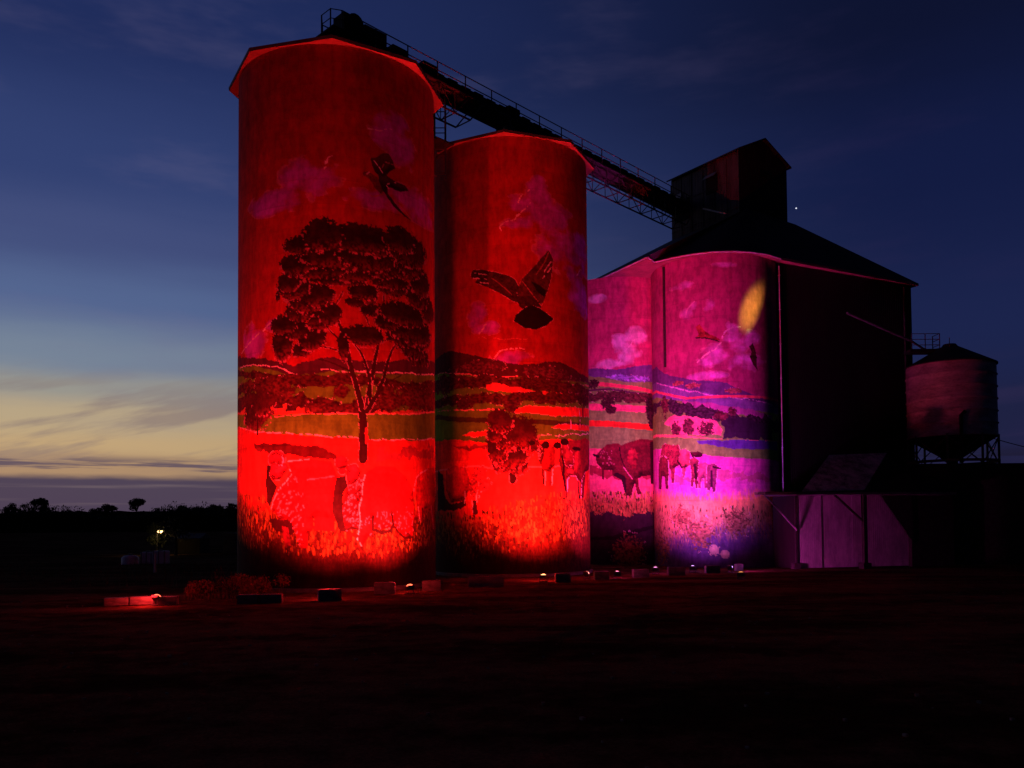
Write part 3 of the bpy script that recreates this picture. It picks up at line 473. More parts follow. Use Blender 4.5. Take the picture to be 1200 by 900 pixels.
  ('poly',[(-1.22,7.58),(-0.73,7.62),(-0.43,7.36),(-0.5,6.62),(-0.63,5.76),(-0.82,5.76),(-0.87,6.51),(-1.05,6.51),(-1.12,5.77),(-1.31,5.78),(-1.3,6.83)],(0.38,0.08,0.16),0.02,'v','rim'),
  ('poly',[(-0.61,7.43),(-0.18,7.54),(0.11,7.35),(0.05,6.73),(-0.09,5.5),(-0.27,5.44),(-0.32,6.37),(-0.45,5.57),(-0.63,5.64),(-0.68,6.75)],(0.2,0.04,0.1),0.02,'v','rim'),
  ('line',[(-0.19,7.29),(0.29,7.16)],(0.158,0.101),(0.03,0.005,0.02),0.02),
  ('line',[(-0.31,6.99),(-0.33,5.88)],(0.139,0.127),(0.04,0.008,0.03),0.02),
  ('poly',[(-1.32,17.6),(-1,17.76),(-0.64,17.22),(-0.27,16.94),(0.09,16.79),(0.44,16.52),(0.2,16.41),(-0.28,16.56),(-0.89,16.74),(-1.33,16.79),(-1.07,17.01)],(0.35,0.05,0.05),0.03,'b'),
  ('line',[(-1.33,16.79),(-0.64,16.72),(0.38,16.4)],(0.076,0.101,0.063),(0.04,0.03,0.03),0.03),
  ('poly',[(2.61,16.04),(2.91,16.31),(3.13,15.83),(3.27,15.21),(3.26,14.58),(3.33,14.34),(2.95,14.69),(2.67,15.17),(2.82,15.68)],(0.06,0.02,0.02),0.03,'b'),
  ('line',[(2.74,15.3),(3.27,15.27)],(0.19,0.127),(0.03,0.01,0.01),0.03),
 ],
}


# ------------------------------------------------------------------ numpy painting of the murals (surface coordinates: metres round the drum, metres up)
def hash2(ix, iy, seed):
    h = (ix.astype(np.int64)*374761393+iy.astype(np.int64)*668265263+seed*1442695041) & 0x7fffffff
    h = ((h ^ (h >> 13))*1274126177) & 0x7fffffff
    return ((h ^ (h >> 16)) & 0xffff)/65535.0
def vnoise(x, y, seed=0):
    ix = np.floor(x); iy = np.floor(y); fx = x-ix; fy = y-iy
    fx = fx*fx*(3-2*fx); fy = fy*fy*(3-2*fy)
    a = hash2(ix, iy, seed); b = hash2(ix+1, iy, seed); c = hash2(ix, iy+1, seed); d = hash2(ix+1, iy+1, seed)
    return (a*(1-fx)+b*fx)*(1-fy)+(c*(1-fx)+d*fx)*fy
def fbm(x, y, seed=0, octv=4):
    s = 0; a = .5; t = 0
    for i in range(octv):
        s = s+a*vnoise(x, y, seed+i*17); t += a; x = x*2.03+3.1; y = y*2.03+1.7; a *= .55
    return s/t*2-1
def pip(S, H, P):
    ins = np.zeros(S.shape, bool); n = len(P)
    for i in range(n):
        x1, y1 = P[i]; x2, y2 = P[(i+1) % n]
        if y1 == y2: continue
        c = ((H > y1) != (H > y2)) & (S < (x2-x1)*(H-y1)/(y2-y1)+x1)
        ins ^= c
    return ins
def paint(S, H, ops, skyc, seed):
    C = np.empty(S.shape+(3,)); C[:] = skyc
    big = fbm(S*.35, H*.5, seed+5); mid = fbm(S*1.2, H*2.0, seed+6, 3)
    C *= (1+.22*big+.10*mid)[..., None]
    nA = fbm(S*2.2, H*2.2, seed+1); nB = fbm(S*2.2+40, H*2.2+9, seed+2); nF = fbm(S*8, H*8, seed+3, 3); nT = fbm(S*7, H*11, seed+4, 3)
    strk = fbm(S*15, H*3.2, seed+8, 3); hstrk = fbm(S*.8, H*7, seed+9, 3)
    ss = S[0]; hh = H[:, 0]; rng = np.random.RandomState(seed)
    def win(s0, s1, h0, h1):
        i0, i1 = np.searchsorted(ss, [s0, s1]); j0, j1 = np.searchsorted(hh, [h0, h1])
        return slice(max(j0-1, 0), j1+1), slice(max(i0-1, 0), i1+1)
    def put(sl, m, c, style=(), amt=1.0):
        sub = C[sl]; cc = np.array(c)[None, None, :]*np.ones(m.shape+(3,))
        v = 1+.22*hstrk[sl]+.12*nF[sl]
        if 'w' in style:
            w = np.abs(fbm(S[sl]*5, H[sl]*3.2, seed+21, 3)); v = v*np.clip(.45+2.6*w, .3, 1.35)
        if 't' in style: v = v*np.clip(1.15+3.0*nT[sl]+1.2*nF[sl], .25, 4.2)
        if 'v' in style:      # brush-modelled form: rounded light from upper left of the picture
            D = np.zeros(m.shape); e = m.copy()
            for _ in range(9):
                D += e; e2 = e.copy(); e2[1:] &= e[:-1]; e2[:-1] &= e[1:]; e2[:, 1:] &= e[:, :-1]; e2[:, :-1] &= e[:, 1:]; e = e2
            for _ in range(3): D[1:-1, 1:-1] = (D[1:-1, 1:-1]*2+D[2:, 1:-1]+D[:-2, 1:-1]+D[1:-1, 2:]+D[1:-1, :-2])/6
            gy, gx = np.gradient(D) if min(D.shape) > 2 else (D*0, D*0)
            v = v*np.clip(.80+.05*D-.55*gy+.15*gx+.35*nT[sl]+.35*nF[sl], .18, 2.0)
        if 'c' in style: v = v*np.clip(1+.9*nT[sl]+.5*nF[sl], .35, 2.2)
        if 'h' in style: v = v*np.clip(1+1.3*nT[sl], .4, 2.3)
        if 'b' in style: v = v*(1+.8*nF[sl])
        cc = cc*v[..., None]
        if 'w' in style:
            pale = (fbm(S[sl]*10, H[sl]*10, seed+22, 2) > .45); cc[pale] = cc[pale]*.6+np.array((.85, .25, .25))*.4
        a = (m*amt)[..., None] if np.isscalar(amt) else (m*amt)[..., None]
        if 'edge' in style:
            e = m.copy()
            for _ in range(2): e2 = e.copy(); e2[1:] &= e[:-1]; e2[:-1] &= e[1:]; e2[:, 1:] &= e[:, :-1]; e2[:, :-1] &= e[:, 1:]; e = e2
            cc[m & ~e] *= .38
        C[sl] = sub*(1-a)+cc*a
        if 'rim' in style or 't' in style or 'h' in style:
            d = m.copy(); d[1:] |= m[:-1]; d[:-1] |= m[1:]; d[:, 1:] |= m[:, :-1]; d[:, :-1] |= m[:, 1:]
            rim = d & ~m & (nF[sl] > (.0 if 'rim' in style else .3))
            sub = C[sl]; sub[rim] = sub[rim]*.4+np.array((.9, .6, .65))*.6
    for op in ops:
        k = op[0]
        if k in ('below', 'band', 'grass'):
            P = np.array(op[1]); o = np.argsort(P[:, 0]); y = np.interp(S, P[o, 0], P[o, 1])
        full = (slice(None), slice(None))
        if k == 'below':
            m = H < y+op[3]*(nA*1.2+nF*.5)
            if op[3] > .45:      # feathered strokes
                a = np.clip((y-H+op[3]*1.4*strk)/(op[3]*1.3), 0, 1); put(full, a > 0, op[2], (), a)
            else: put(full, m, op[2])
        elif k == 'band':
            th = op[2]/2; m = np.abs(H-y-op[4]*nA*.5) < th*(1+op[4]*2.2*nB)
            put(full, m, op[3], ('h',) if op[4] > .2 else ())
        elif k == 'grass':
            c, ht, fl = op[2], op[3], np.array(op[4])
            a = np.clip((y-H+.5*strk)/.9, 0, 1); m = a > 0
            put(full, m, c, (), a)
            dep = np.clip((y-H)/3.2, 0, 1)
            g = np.clip((strk*1.6+nF*.6)*1.4, -1, 1); sub = C
            C[:] = np.where((a > 0)[..., None], C*(1-.55*a[..., None]*np.clip(-g, 0, 1)[..., None]), C)
            fm = (g > .6) & (a > .3) & (nB > -.2) & (dep < .8)
            C[fm] = C[fm]*.55+fl*.45
            W = ss[-1]-ss[0]
            for _ in range(int(W*70)):     # seed heads on stems
                s0 = ss[0]+rng.rand()*W; yy = np.interp(s0, P[o, 0], P[o, 1]); h0 = yy-ht*1.8*rng.rand()**1.0*1.4; 
                if h0 < .5: continue
                w = .03+.035*rng.rand(); l = .06+.16*rng.rand()
                sl = win(s0-w, s0+w, h0-l, h0+l)
                if C[sl].size == 0: continue
                mm = ((S[sl]-s0)/w)**2+((H[sl]-h0)/l)**2 < 1
                C[sl][mm] = fl*(.45+.8*rng.rand())*(1 if rng.rand() > .3 else .2)
        elif k == 'poly':
            P = op[1]; A = np.array(P); sl = win(A[:, 0].min()-.5, A[:, 0].max()+.5, A[:, 1].min()-.5, A[:, 1].max()+.5)
            if C[sl].size == 0: continue
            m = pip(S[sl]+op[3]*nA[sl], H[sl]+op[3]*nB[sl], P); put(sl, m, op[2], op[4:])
        elif k == 'line':
            P = np.array(op[1]); wd = op[2]; mx = max(wd)+.6
            sl = win(P[:, 0].min()-mx, P[:, 0].max()+mx, P[:, 1].min()-mx, P[:, 1].max()+mx)
            if C[sl].size == 0: continue
            s = S[sl]+op[4]*nA[sl]; h = H[sl]+op[4]*nB[sl]; m = np.zeros(s.shape, bool)
            for i in range(len(P)-1):
                a, b = P[i], P[i+1]; d = b-a; L = max((d**2).sum(), 1e-6)
                t = np.clip(((s-a[0])*d[0]+(h-a[1])*d[1])/L, 0, 1)
                dd = np.hypot(s-a[0]-t*d[0], h-a[1]-t*d[1]); w0 = wd[min(i, len(wd)-1)]; w1 = wd[min(i+1, len(wd)-1)]
                m |= dd < np.maximum((w0*(1-t)+w1*t)/2, .028)
            if max(wd) < .12 and sum(op[3]) > .8: m &= nF[sl] > -.25     # broken dry-brush highlights
            put(sl, m, op[3], op[5:])
        elif k == 'blobs':
            B = op[1]
            sl = win(min(b[0]-b[2]*1.5 for b in B), max(b[0]+b[2]*1.5 for b in B), min(b[1]-b[3]*1.5 for b in B), max(b[1]+b[3]*1.5 for b in B))
            if C[sl].size == 0: continue
            f = np.full(S[sl].shape, -9.)
            for b in B: f = np.maximum(f, 1-((S[sl]-b[0])/max(b[2], .05))**2-((H[sl]-b[1])/max(b[3], .05))**2)
            m = f+op[3]*(nF[sl]*2.4+nA[sl]*1.2) > 0
            put(sl, m, op[2], op[4:])
        elif k == 'strokes':
            P = op[1]; A_ = np.array(P); s0, s1, h0, h1 = A_[:, 0].min(), A_[:, 0].max(), A_[:, 1].min(), A_[:, 1].max()
            an = math.radians(op[2])
            for _ in range(int(op[5]*1.6)):
                x = s0+rng.rand()*(s1-s0); y = h0+rng.rand()*(h1-h0)
                if not pip(np.array([[x]]), np.array([[y]]), P)[0, 0]: continue
                a = an+rng.randn()*.45; L = op[4]*(.4+.8*rng.rand()); w = .026
                sl = win(x-L, x+L, y-L, y+L)
                if C[sl].size == 0: continue
                u = (S[sl]-x)*math.cos(a)+(H[sl]-y)*math.sin(a); v_ = -(S[sl]-x)*math.sin(a)+(H[sl]-y)*math.cos(a)-.5*u*u/L*(1 if rng.rand() > .5 else -1)
                mm = (np.abs(u) < L/2) & (np.abs(v_) < w); C[sl][mm] = C[sl][mm]*.3+np.array(op[3])*.7
        elif k == 'foliage':
            B = op[1]; pad = .6
            sl = win(min(b[0]-b[2] for b in B)-pad, max(b[0]+b[2] for b in B)+pad, min(b[1]-b[3] for b in B)-pad, max(b[1]+b[3] for b in B)+pad)
            if C[sl].size == 0: continue
            Sx, Hx = S[sl], H[sl]; n1 = fbm(Sx*3.2, Hx*4, seed+61, 3); n2 = fbm(Sx*11, Hx*9, seed+62, 3); n3 = fbm(Sx*9, Hx*16, seed+63, 2)
            sub = C[sl]; order = sorted(B, key=lambda b: b[1])          # lower sprays first, upper ones overlap them
            for b in order:
                uu = (Sx-b[0])/max(b[2]*1.34, .05); vv = (Hx-b[1])/max(b[3]*1.6, .05)
                f = 1-uu**2-vv**2
                m = f+.42*n1+.55*n2-.35*np.clip(-vv, 0, 1)*np.abs(n3)*2 > .0
                m &= f > -.5
                lit = np.clip(-vv*1.1-.15+.55*uu*.3, 0, 1)*np.clip(.55+1.9*n2, 0, 1)
                dark = np.array(op[2]); li = np.array(op[3]); tone = (.65+.75*np.clip(n1+.3, 0, 1))[..., None]
                cc = dark*tone*(1-lit[..., None])+li*lit[..., None]
                sub[m] = cc[m]
                fr = m & (f < .22) & (vv < .1) & (n2 > .12)              # pale leaf tips under each spray
                sub[fr] = sub[fr]*.4+np.array((.75, .28, .34))*.6
        elif k == 'twigs':
            for s0, h0, a, b in op[1]:
                sl = win(s0-b, s0+b, h0-a, h0+a)
                if C[sl].size == 0: continue
                m = ((S[sl]-s0)/b)**2+((H[sl]-h0)/a)**2 < 1+nF[sl]; put(sl, m, op[2])
        elif k == 'cloud':
            f = np.zeros(S.shape)
            for b in op[1]: f = np.maximum(f, 1-((S-b[0])/b[2])**2-((H-b[1])/b[3])**2)
            n = fbm(S*1.1+7, H*1.5, seed+31, 5); r = np.clip((f*1.5+n*1.5-.35), 0, 1); r = r*(f > 0)*op[3]
            ed = np.clip(1-np.abs(f*1.5+n*1.5-.45)*4, 0, 1)*(f > 0)*(n > 0)
            cc = np.array(op[2])*(1+.35*mid)[..., None]
            C[:] = C*(1-r[..., None])+cc*r[..., None]
            C[:] = C*(1-.45*ed[..., None])+np.array((.8, .45, .55))*.45*ed[..., None]
    # lift joints of the poured concrete and faint run marks
    j = (np.mod(H, 1.22) < .05); C *= (1-.20*j*np.clip(.6+1.2*mid, 0, 1))[..., None]; C *= (1-.10*(fbm(S*.5, H*.35+np.floor(H/1.22)*7.7, seed+50, 2) > .05))[..., None]
    run = np.clip(fbm(S*3.2, H*.15, seed+44, 3), 0, 1); C *= (1-.28*run)[..., None]
    C *= (1-.10*np.clip(hstrk, -1, 1))[..., None]
    return np.clip(C, 0, .95)

M_mural = bpy.data.materials.new('mural_paint'); M_mural.use_nodes = True
t = M_mural.node_tree; b = t.nodes['Principled BSDF']
at = N(t, 'ShaderNodeVertexColor', layer_name='paint'); tcn = N(t, 'ShaderNodeTexCoord')
n1 = noise(t, tcn.outputs['Object'], 9, 6, .7); n2 = noise(t, tcn.outputs['Object'], 45, 3, .6)
cc = mix(t, 1.0, at.outputs[0], mix(t, maprange(t, noise(t, mapping(t, tcn.outputs['Object'], (1, 1, .5)), 2.6, 8, .68), .34, .66), (.72, .72, .73), (1.16, 1.16, 1.14)), 'MULTIPLY')
t.links.new(cc, b.inputs['Base Color']); b.inputs['Roughness'].default_value = .85; b.inputs['Specular IOR Level'].default_value = .15
bn = N(t, 'ShaderNodeBump'); bn.inputs['Strength'].default_value = .6; bn.inputs['Distance'].default_value = .02
t.links.new(math_(t, 'ADD', n1, math_(t, 'MULTIPLY', n2, .4)), bn.inputs['Height']); t.links.new(bn.outputs[0], b.inputs['Normal'])

def drum(name, parent, cx, cy, r, H, ops, skyc, seed, step):
    """concrete drum wall: fine grid where the mural faces the yard, coarse behind"""
    half = 1.62*r
    sf = np.arange(-half, half, step); rest = 2*math.pi*r-2*half
    sb = half+np.linspace(0, rest, 24)[:-1]
    s = np.concatenate([sf, sb]); nr = int(H/step); h = np.linspace(0, H, nr+1)
    base = math.atan2(-cx, -cy); ang = base-s/r
    X = cx+r*np.sin(ang); Y = cy+r*np.cos(ang); nc = len(s)
    S, HH = np.meshgrid(s, h)
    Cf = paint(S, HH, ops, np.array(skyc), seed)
    co = np.empty((nr+1, nc, 3), np.float32); co[..., 0] = X; co[..., 1] = Y; co[..., 2] = HH
    w = world_of(parent).translation; co -= np.array(w, np.float32)
    i = np.arange(nr)[:, None]*nc; j = np.arange(nc)[None, :]; j2 = (j+1) % nc
    F = np.stack([i+j, i+nc+j, i+nc+j2, i+j2], -1).reshape(-1, 4)
    F = F[:, ::-1]
    me = bpy.data.meshes.new(name); me.vertices.add(co.shape[0]*co.shape[1]); me.vertices.foreach_set('co', co.ravel())
    me.loops.add(F.size); me.loops.foreach_set('vertex_index', F.ravel().astype(np.int32))
    me.polygons.add(len(F)); me.polygons.foreach_set('loop_start', (np.arange(len(F))*4).astype(np.int32))
    me.polygons.foreach_set('use_smooth', np.ones(len(F), bool))
    me.update(); me.validate()
    ca = me.color_attributes.new('paint', 'FLOAT_COLOR', 'POINT')
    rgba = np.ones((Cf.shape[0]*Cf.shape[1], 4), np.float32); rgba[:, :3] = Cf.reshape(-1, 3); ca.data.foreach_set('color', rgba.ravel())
    me.materials.append(M_mural)
    o = bpy.data.objects.new(name, me); col.objects.link(o); o.parent = parent
    return o

# ------------------------------------------------------------------ ground and hills
def ground():
    ys = np.concatenate([np.linspace(-60, 0, 10), np.linspace(1, 75, 190), np.linspace(78, 220, 40), np.linspace(240, 5000, 40)])
    xs = np.concatenate([np.linspace(-5000, -120, 20), np.linspace(-115, -42, 24), np.linspace(-41, 45, 240), np.linspace(47, 120, 20), np.linspace(130, 5000, 20)])
    Xg, Yg = np.meshgrid(xs, ys)
    amp = np.where((np.abs(Xg) < 60) & (Yg < 48) & (Yg > 2), 1., .0)*np.clip((46-Yg+.25*Xg)/10, 0, 1)
    Z = (.07*fbm(Xg*.12, Yg*.2, 3)+.022*fbm(Xg*.9, Yg*1.1, 5, 3))*amp
    for off in (0, 1.7, 5.2, 6.9, -7.5, -5.9):
        tr_ = np.abs(Yg-(24+off+.32*Xg+1.4*np.sin(Xg*.07+off)))
        Z = Z-.045*np.clip(1-tr_/.28, 0, 1)*amp+.03*np.clip(1-np.abs(tr_-.42)/.2, 0, 1)*amp
    Z = Z-.01*amp
    v = np.stack([Xg, Yg, Z], -1).reshape(-1, 3); nc = len(xs)
    f = [(r*nc+c, r*nc+c+1, (r+1)*nc+c+1, (r+1)*nc+c) for r in range(len(ys)-1) for c in range(nc-1)]
    me = bpy.data.meshes.new('ground'); me.from_pydata(v.tolist(), [], f); me.polygons.foreach_set('use_smooth', [True]*len(f))
    m = bpy.data.materials.new('packed_dirt'); m.use_nodes = True; t = m.node_tree; b = t.nodes['Principled BSDF']
    tcn = N(t, 'ShaderNodeTexCoord'); ob = tcn.outputs['Object']
    n1 = noise(t, mapping(t, ob, (.10, .28, 1), rot=(0, 0, R(-28))), 1, 6, .6); n2 = noise(t, ob, 1.3, 6, .65); n3 = noise(t, ob, 14, 5, .7)
    f1 = maprange(t, math_(t, 'ADD', math_(t, 'MULTIPLY', n1, .65), math_(t, 'MULTIPLY', n2, .35)), .40, .62)
    cc = mix(t, f1, (.035, .020, .012), (.17, .092, .05))
    cc = mix(t, 1., cc, mix(t, maprange(t, n3, .3, .7), (.6, .6, .6), (1.3, 1.3, 1.3)), 'MULTIPLY')
    t.links.new(cc, b.inputs['Base Color']); b.inputs['Roughness'].default_value = .95; b.inputs['Specular IOR Level'].default_value = 0
    bn = N(t, 'ShaderNodeBump'); bn.inputs['Strength'].default_value = .6; bn.inputs['Distance'].default_value = .05
    t.links.new(math_(t, 'ADD', n2, math_(t, 'MULTIPLY', n3, .6)), bn.inputs['Height']); t.links.new(bn.outputs[0], b.inputs['Normal'])
    me.materials.append(m); o = bpy.data.objects.new('ground', me); col.objects.link(o); tag(o, kind='structure')
ground()
def hills():
    xs = np.linspace(-1400, 1400, 900); ys = np.linspace(380, 1150, 60)
    Xh, Yh = np.meshgrid(xs, ys)
    ridge = 17+6*fbm(xs*.004, xs*0+1.3, 11)+np.where(xs > 0, np.clip(xs/400, 0, 1)*10, 0)
    bell = np.exp(-((Yh-760)/190)**2)
    Z = ridge[None, :]*bell+(1.0*fbm(Xh*.02, Yh*.02, 12)+3.4*np.abs(fbm(Xh*.09, Yh*.04, 13, 4)))*bell-.6
    nc = len(xs); v = np.stack([Xh, Yh, Z], -1).reshape(-1, 3)
    f = [(r*nc+c, r*nc+c+1, (r+1)*nc+c+1, (r+1)*nc+c) for r in range(len(ys)-1) for c in range(nc-1)]
    me = bpy.data.meshes.new('hill'); me.from_pydata(v.tolist(), [], f); me.polygons.foreach_set('use_smooth', [True]*len(f))
    me.materials.append(mat('hill_scrub', (.006, .006, .004), 1, 0, .02, .5, spec=0)); o = bpy.data.objects.new('hill', me); col.objects.link(o); tag(o, kind='structure')
    return ridge, xs
hills()

# ------------------------------------------------------------------ silos
def silo_roof(parent, cx, cy, R0, H, rise, off=R(87), k=8):
    a0 = math.atan2(-cy, -cx)-math.pi/2
    P = [(cx+R0*math.cos(a0+off+math.pi+2*math.pi*i/k), cy+R0*math.sin(a0+off+math.pi+2*math.pi*i/k)) for i in range(k)]
    rf = MB(); n = len(rf.v)
    # sheeted cone: fascia, then slope in two rings, then the cap
    for z, sc_ in ((H+.02, 1), (H+.17, 1.004), (H+rise*.55, .47), (H+rise, .07)):
        for p in P: rf.v.append((cx+(p[0]-cx)*sc_, cy+(p[1]-cy)*sc_, z))
    for l in range(3):
        for i in range(k):
            j = (i+1) % k; rf.f.append((l*k+i, l*k+j, (l+1)*k+j, (l+1)*k+i))
    rf.f.append(tuple(3*k+i for i in range(k)))
    ro = rf.build('roof', M_roof, parent)
    so = MB(); so.v = [(p[0]*.996+cx*.004, p[1]*.996+cy*.004, H+.015) for p in P]; so.f = [tuple(range(k))]
    so.build('soffit', M_soffit, ro)
    MB().lathe((cx, cy, H+rise-.05), [(0, .45), (.38, .42), (.42, 0)], 14).build('cap', M_steel, ro)
    return ro

def make_silo(cx, cy, r, H, ops, skyc, seed, step, label):
    s = empty('grain_silo', (cx, cy, 0), 0, label, 'grain silo')
    drum('wall', s, cx, cy, r, H, ops, skyc, seed, step)
    silo_roof(s, cx, cy, r+.6, H, 2.75)
    MB().lathe((cx, cy, 0), [(r+.02, 0), (r+.14, 0), (r+.14, .16), (r+.02, .2)], 72).build('footing', M_conc, s)
    return s
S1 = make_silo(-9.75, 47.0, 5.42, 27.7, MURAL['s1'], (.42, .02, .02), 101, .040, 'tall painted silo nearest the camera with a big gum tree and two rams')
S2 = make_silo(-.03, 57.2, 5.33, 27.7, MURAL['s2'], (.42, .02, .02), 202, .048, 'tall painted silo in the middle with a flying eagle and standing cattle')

# ------------------------------------------------------------------ big elevator building
EL = empty('grain_elevator', (19.0, 65.0, 0), 0, 'broad elevator block with purple-lit mural of bull and calves, hipped roof and box headhouse', 'grain elevator')
HB = 22.8
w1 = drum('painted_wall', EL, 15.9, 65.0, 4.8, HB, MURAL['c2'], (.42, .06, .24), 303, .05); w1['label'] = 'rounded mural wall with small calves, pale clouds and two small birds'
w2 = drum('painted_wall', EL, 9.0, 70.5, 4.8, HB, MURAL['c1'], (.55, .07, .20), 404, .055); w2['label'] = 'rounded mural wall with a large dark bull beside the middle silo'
# flat clad side wall facing right
A = Vector((20.2, 62.4)); B = Vector((33.3, 68.9)); d = (B-A).normalized(); nrm = Vector((-d.y, d.x))
Cc = B+nrm*13; Dd = Vector((16.5, 69))
sw = MB().prism([A, B, Cc, Dd], 0, HB-.01)
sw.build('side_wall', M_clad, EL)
pw = MB(); pp = A-nrm*.12-d*.05
pw.tube([(pp.x, pp.y, .1), (pp.x, pp.y, HB-.3)], .055, 8)
for z in np.arange(1, HB, 2.6): pw.box((pp.x, pp.y, z), (.16, .16, .05))
pw.build('downpipe', M_pipe, EL)
p2 = A+(B-A)*.93-nrm*.12
MB().tube([(p2.x, p2.y, .1), (p2.x, p2.y, HB-.3)], .09, 8).build('downpipe', M_timber, EL)
# dark seam pipe on the front of the rounded wall
def on_drum(cx, cy, r, ang): 
    b0 = math.atan2(-cx, -cy); return (cx+r*math.sin(b0-ang), cy+r*math.cos(b0-ang))
q = on_drum(15.9, 65, 4.9, -.83)
MB().tube([(q[0], q[1], 15.0), (q[0], q[1], HB-.2)], .10, 8).build('vent_pipe', M_timber, EL)
# hipped roof over everything, eave outline in plan
EAVE = [(6.0, 68.9), (10.15, 61.2), (10.9, 62.4), (12.2, 61.3), (13.3, 60.6), (14.7, 60.1), (16.1, 60.0), (17.5, 60.2), (18.9, 60.8), (20.2, 61.8), (34.0, 69.0), (27.5, 81.5), (14, 86), (2.2, 76.5)]
def rayz(x, y, z):  # kept simple: plan points were measured at eave height
    return (x, y, z)
RT = [(15.2, 74.2), (19.4, 67.6), (24.6, 71.3), (20.4, 77.9)]
rb = MB(); k = len(EAVE); rb.v = [(x, y, HB+.01) for x, y in EAVE]+[(x, y, HB+.20) for x, y in EAVE]+[(x, y, 28.9) for x, y in RT]
for i in range(k):
    j = (i+1) % k; rb.f.append((i, j, k+j, k+i))
near = [0, 1, 1, 1, 1, 1, 1, 1, 1, 1, 2, 3, 3, 0]
for i in range(k):
    j = (i+1) % k; a, b2 = near[i], near[j]
    rb.f.append((k+i, k+j, 2*k+b2) if a == b2 else (k+i, k+j, 2*k+b2, 2*k+a))
rb.f.append((2*k, 2*k+1, 2*k+2, 2*k+3))
rb2 = rb.build('roof', M_roof, EL)
sf = MB(); sf.v = [(x, y, HB+.008) for x, y in EAVE]; sf.f = [tuple(range(k))]; sf.build('soffit', mat('elevator_soffit', (.22, .06, .08), .85, 0, 1, .3), rb2)
gt = MB()
for i in range(9):
    a, b2 = EAVE[i], EAVE[i+1]; gt.tube([(a[0], a[1], HB+.1), (b2[0], b2[1], HB+.1)], .07, 6)
gt.build('gutter', M_pipe, rb2)
# headhouse
hx = Vector((18.9, 68.0)); hv = Vector((-math.sin(R(35)), math.cos(R(35)))); hu = Vector((math.cos(R(35)), math.sin(R(35))))
LV, LU, HZ0, HZ = 7.6, 6.3, 25.5, 34.0
def hp(v, u, z): p = hx+hv*v+hu*u; return (p.x, p.y, z)
hh = MB()
hh.quad(hp(0, 0, HZ0), hp(LV, 0, HZ0), hp(LV, 0, HZ), hp(0, 0, HZ))
hh.quad(hp(LV, 0, HZ0), hp(LV, LU, HZ0), hp(LV, LU, HZ), hp(LV, LU/2, HZ+1.5), hp(LV, 0, HZ))
hh.quad(hp(LV, LU, HZ0), hp(0, LU, HZ0), hp(0, LU, HZ), hp(LV, LU, HZ))
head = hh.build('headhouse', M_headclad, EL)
# battens give the iron its panel seams
bt = MB()
for v in (1.3, 2.6, 3.9, 5.2, 6.4): p = hp(v, -.03, (HZ0+HZ)/2); bt.box(p, (.05, .05, HZ-HZ0-.4), R(35))
for z in (29.2, 31.7): bt.beam(hp(.02, -.03, z), hp(LV-.02, -.03, z), .04, .06)
bt.build('batten', M_headclad, head)
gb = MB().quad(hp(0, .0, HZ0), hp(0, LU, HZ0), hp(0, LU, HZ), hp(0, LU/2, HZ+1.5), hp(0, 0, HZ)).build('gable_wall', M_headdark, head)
hr = MB()
for (u0, z0, u1, z1) in ((-.3, HZ-.12, LU/2, HZ+1.58), (LU+.3, HZ-.12, LU/2, HZ+1.58)):
    a, b2, c, e = hp(-.3, u0, z0), hp(LV+.3, u0, z0), hp(LV+.3, u1, z1), hp(-.3, u1, z1)
    up = .12; hr.v += [a, b2, c, e]+[(q[0], q[1], q[2]+up) for q in (a, b2, c, e)]; n = len(hr.v)-8
    for f in ((0, 1, 2, 3), (4, 5, 6, 7), (0, 1, 5, 4), (1, 2, 6, 5), (2, 3, 7, 6), (3, 0, 4, 7)): hr.f.append(tuple(n+i for i in f))
hr.build('roof', M_roof, head)
hat = MB(); hat.box(hp(2.9, -.02, 32.05), (1.2, .10, 1.5), R(35)+R(90)); w_ = hat.build('window', M_dark, head)
aw_ = MB(); aw_.quad(hp(2.25, -.06, 32.95), hp(3.55, -.06, 32.95), hp(3.55, -.50, 32.50), hp(2.25, -.50, 32.50)); aw_.quad(hp(2.25, -.04, 32.98), hp(3.55, -.04, 32.98), hp(3.55, -.5, 32.54), hp(2.25, -.5, 32.54)); aw_.build('awning', M_pipe, w_)
MB().box(hp(-.02, 3.3, 32.6), (1.3, .10, .5), R(35)).build('window', M_dark, head)
MB().box(hp(6.3, -.02, 30.9), (1.7, .12, 1.9), R(35)+R(90)).build('hatch', M_dark, head)
MB().box(hp(6.6, -.1, 32.2), (.6, .12, .45), R(35)+R(90)).build('plate', M_pipe, head)
MB().beam((17.4, 66.3, 28.9-.9), (16.3, 69.4, 29.6), .22, .12).build('roof_ladder', M_pipe, rb2)

# ------------------------------------------------------------------ gantry
g0 = Vector((-9.4, 47.45)); g1 = Vector((15.6, 73.2)); gd_ = (g1-g0).normalized(); gn = Vector((gd_.y, -gd_.x)); GL = (g1-g0).length; GZ = 30.8
def gp(t, s, z): p = g0+gd_*t+gn*s; return (p.x, p.y, z+.6*(1-t/GL))
gang = math.atan2(gd_.y, gd_.x)
GA = empty('conveyor_gantry', (g0.x, g0.y, GZ), 0, 'long dark conveyor gantry with handrails running over both silos to the headhouse', 'conveyor')
hb = MB(); hb.beam(gp(1.8, 0, GZ+.30), gp(GL-.2, 0, GZ+.30), .78, .50)
for i, t_ in enumerate(np.arange(2.2, GL, 1.15)): hb.box(gp(t_, 0, GZ+.56), (.8, .84, .07+.07*(i % 2)), gang)
for t_ in (3.6, 6.0, 13.6): hb.box(gp(t_, .05, GZ+.72), (1.1, .8, .35), gang)
hb.build('conveyor_housing', M_body, GA, bevel=.02)
wk = MB()
for s_ in (-.95,): wk.beam(gp(0, s_, GZ), gp(GL, s_, GZ), .85, .07)
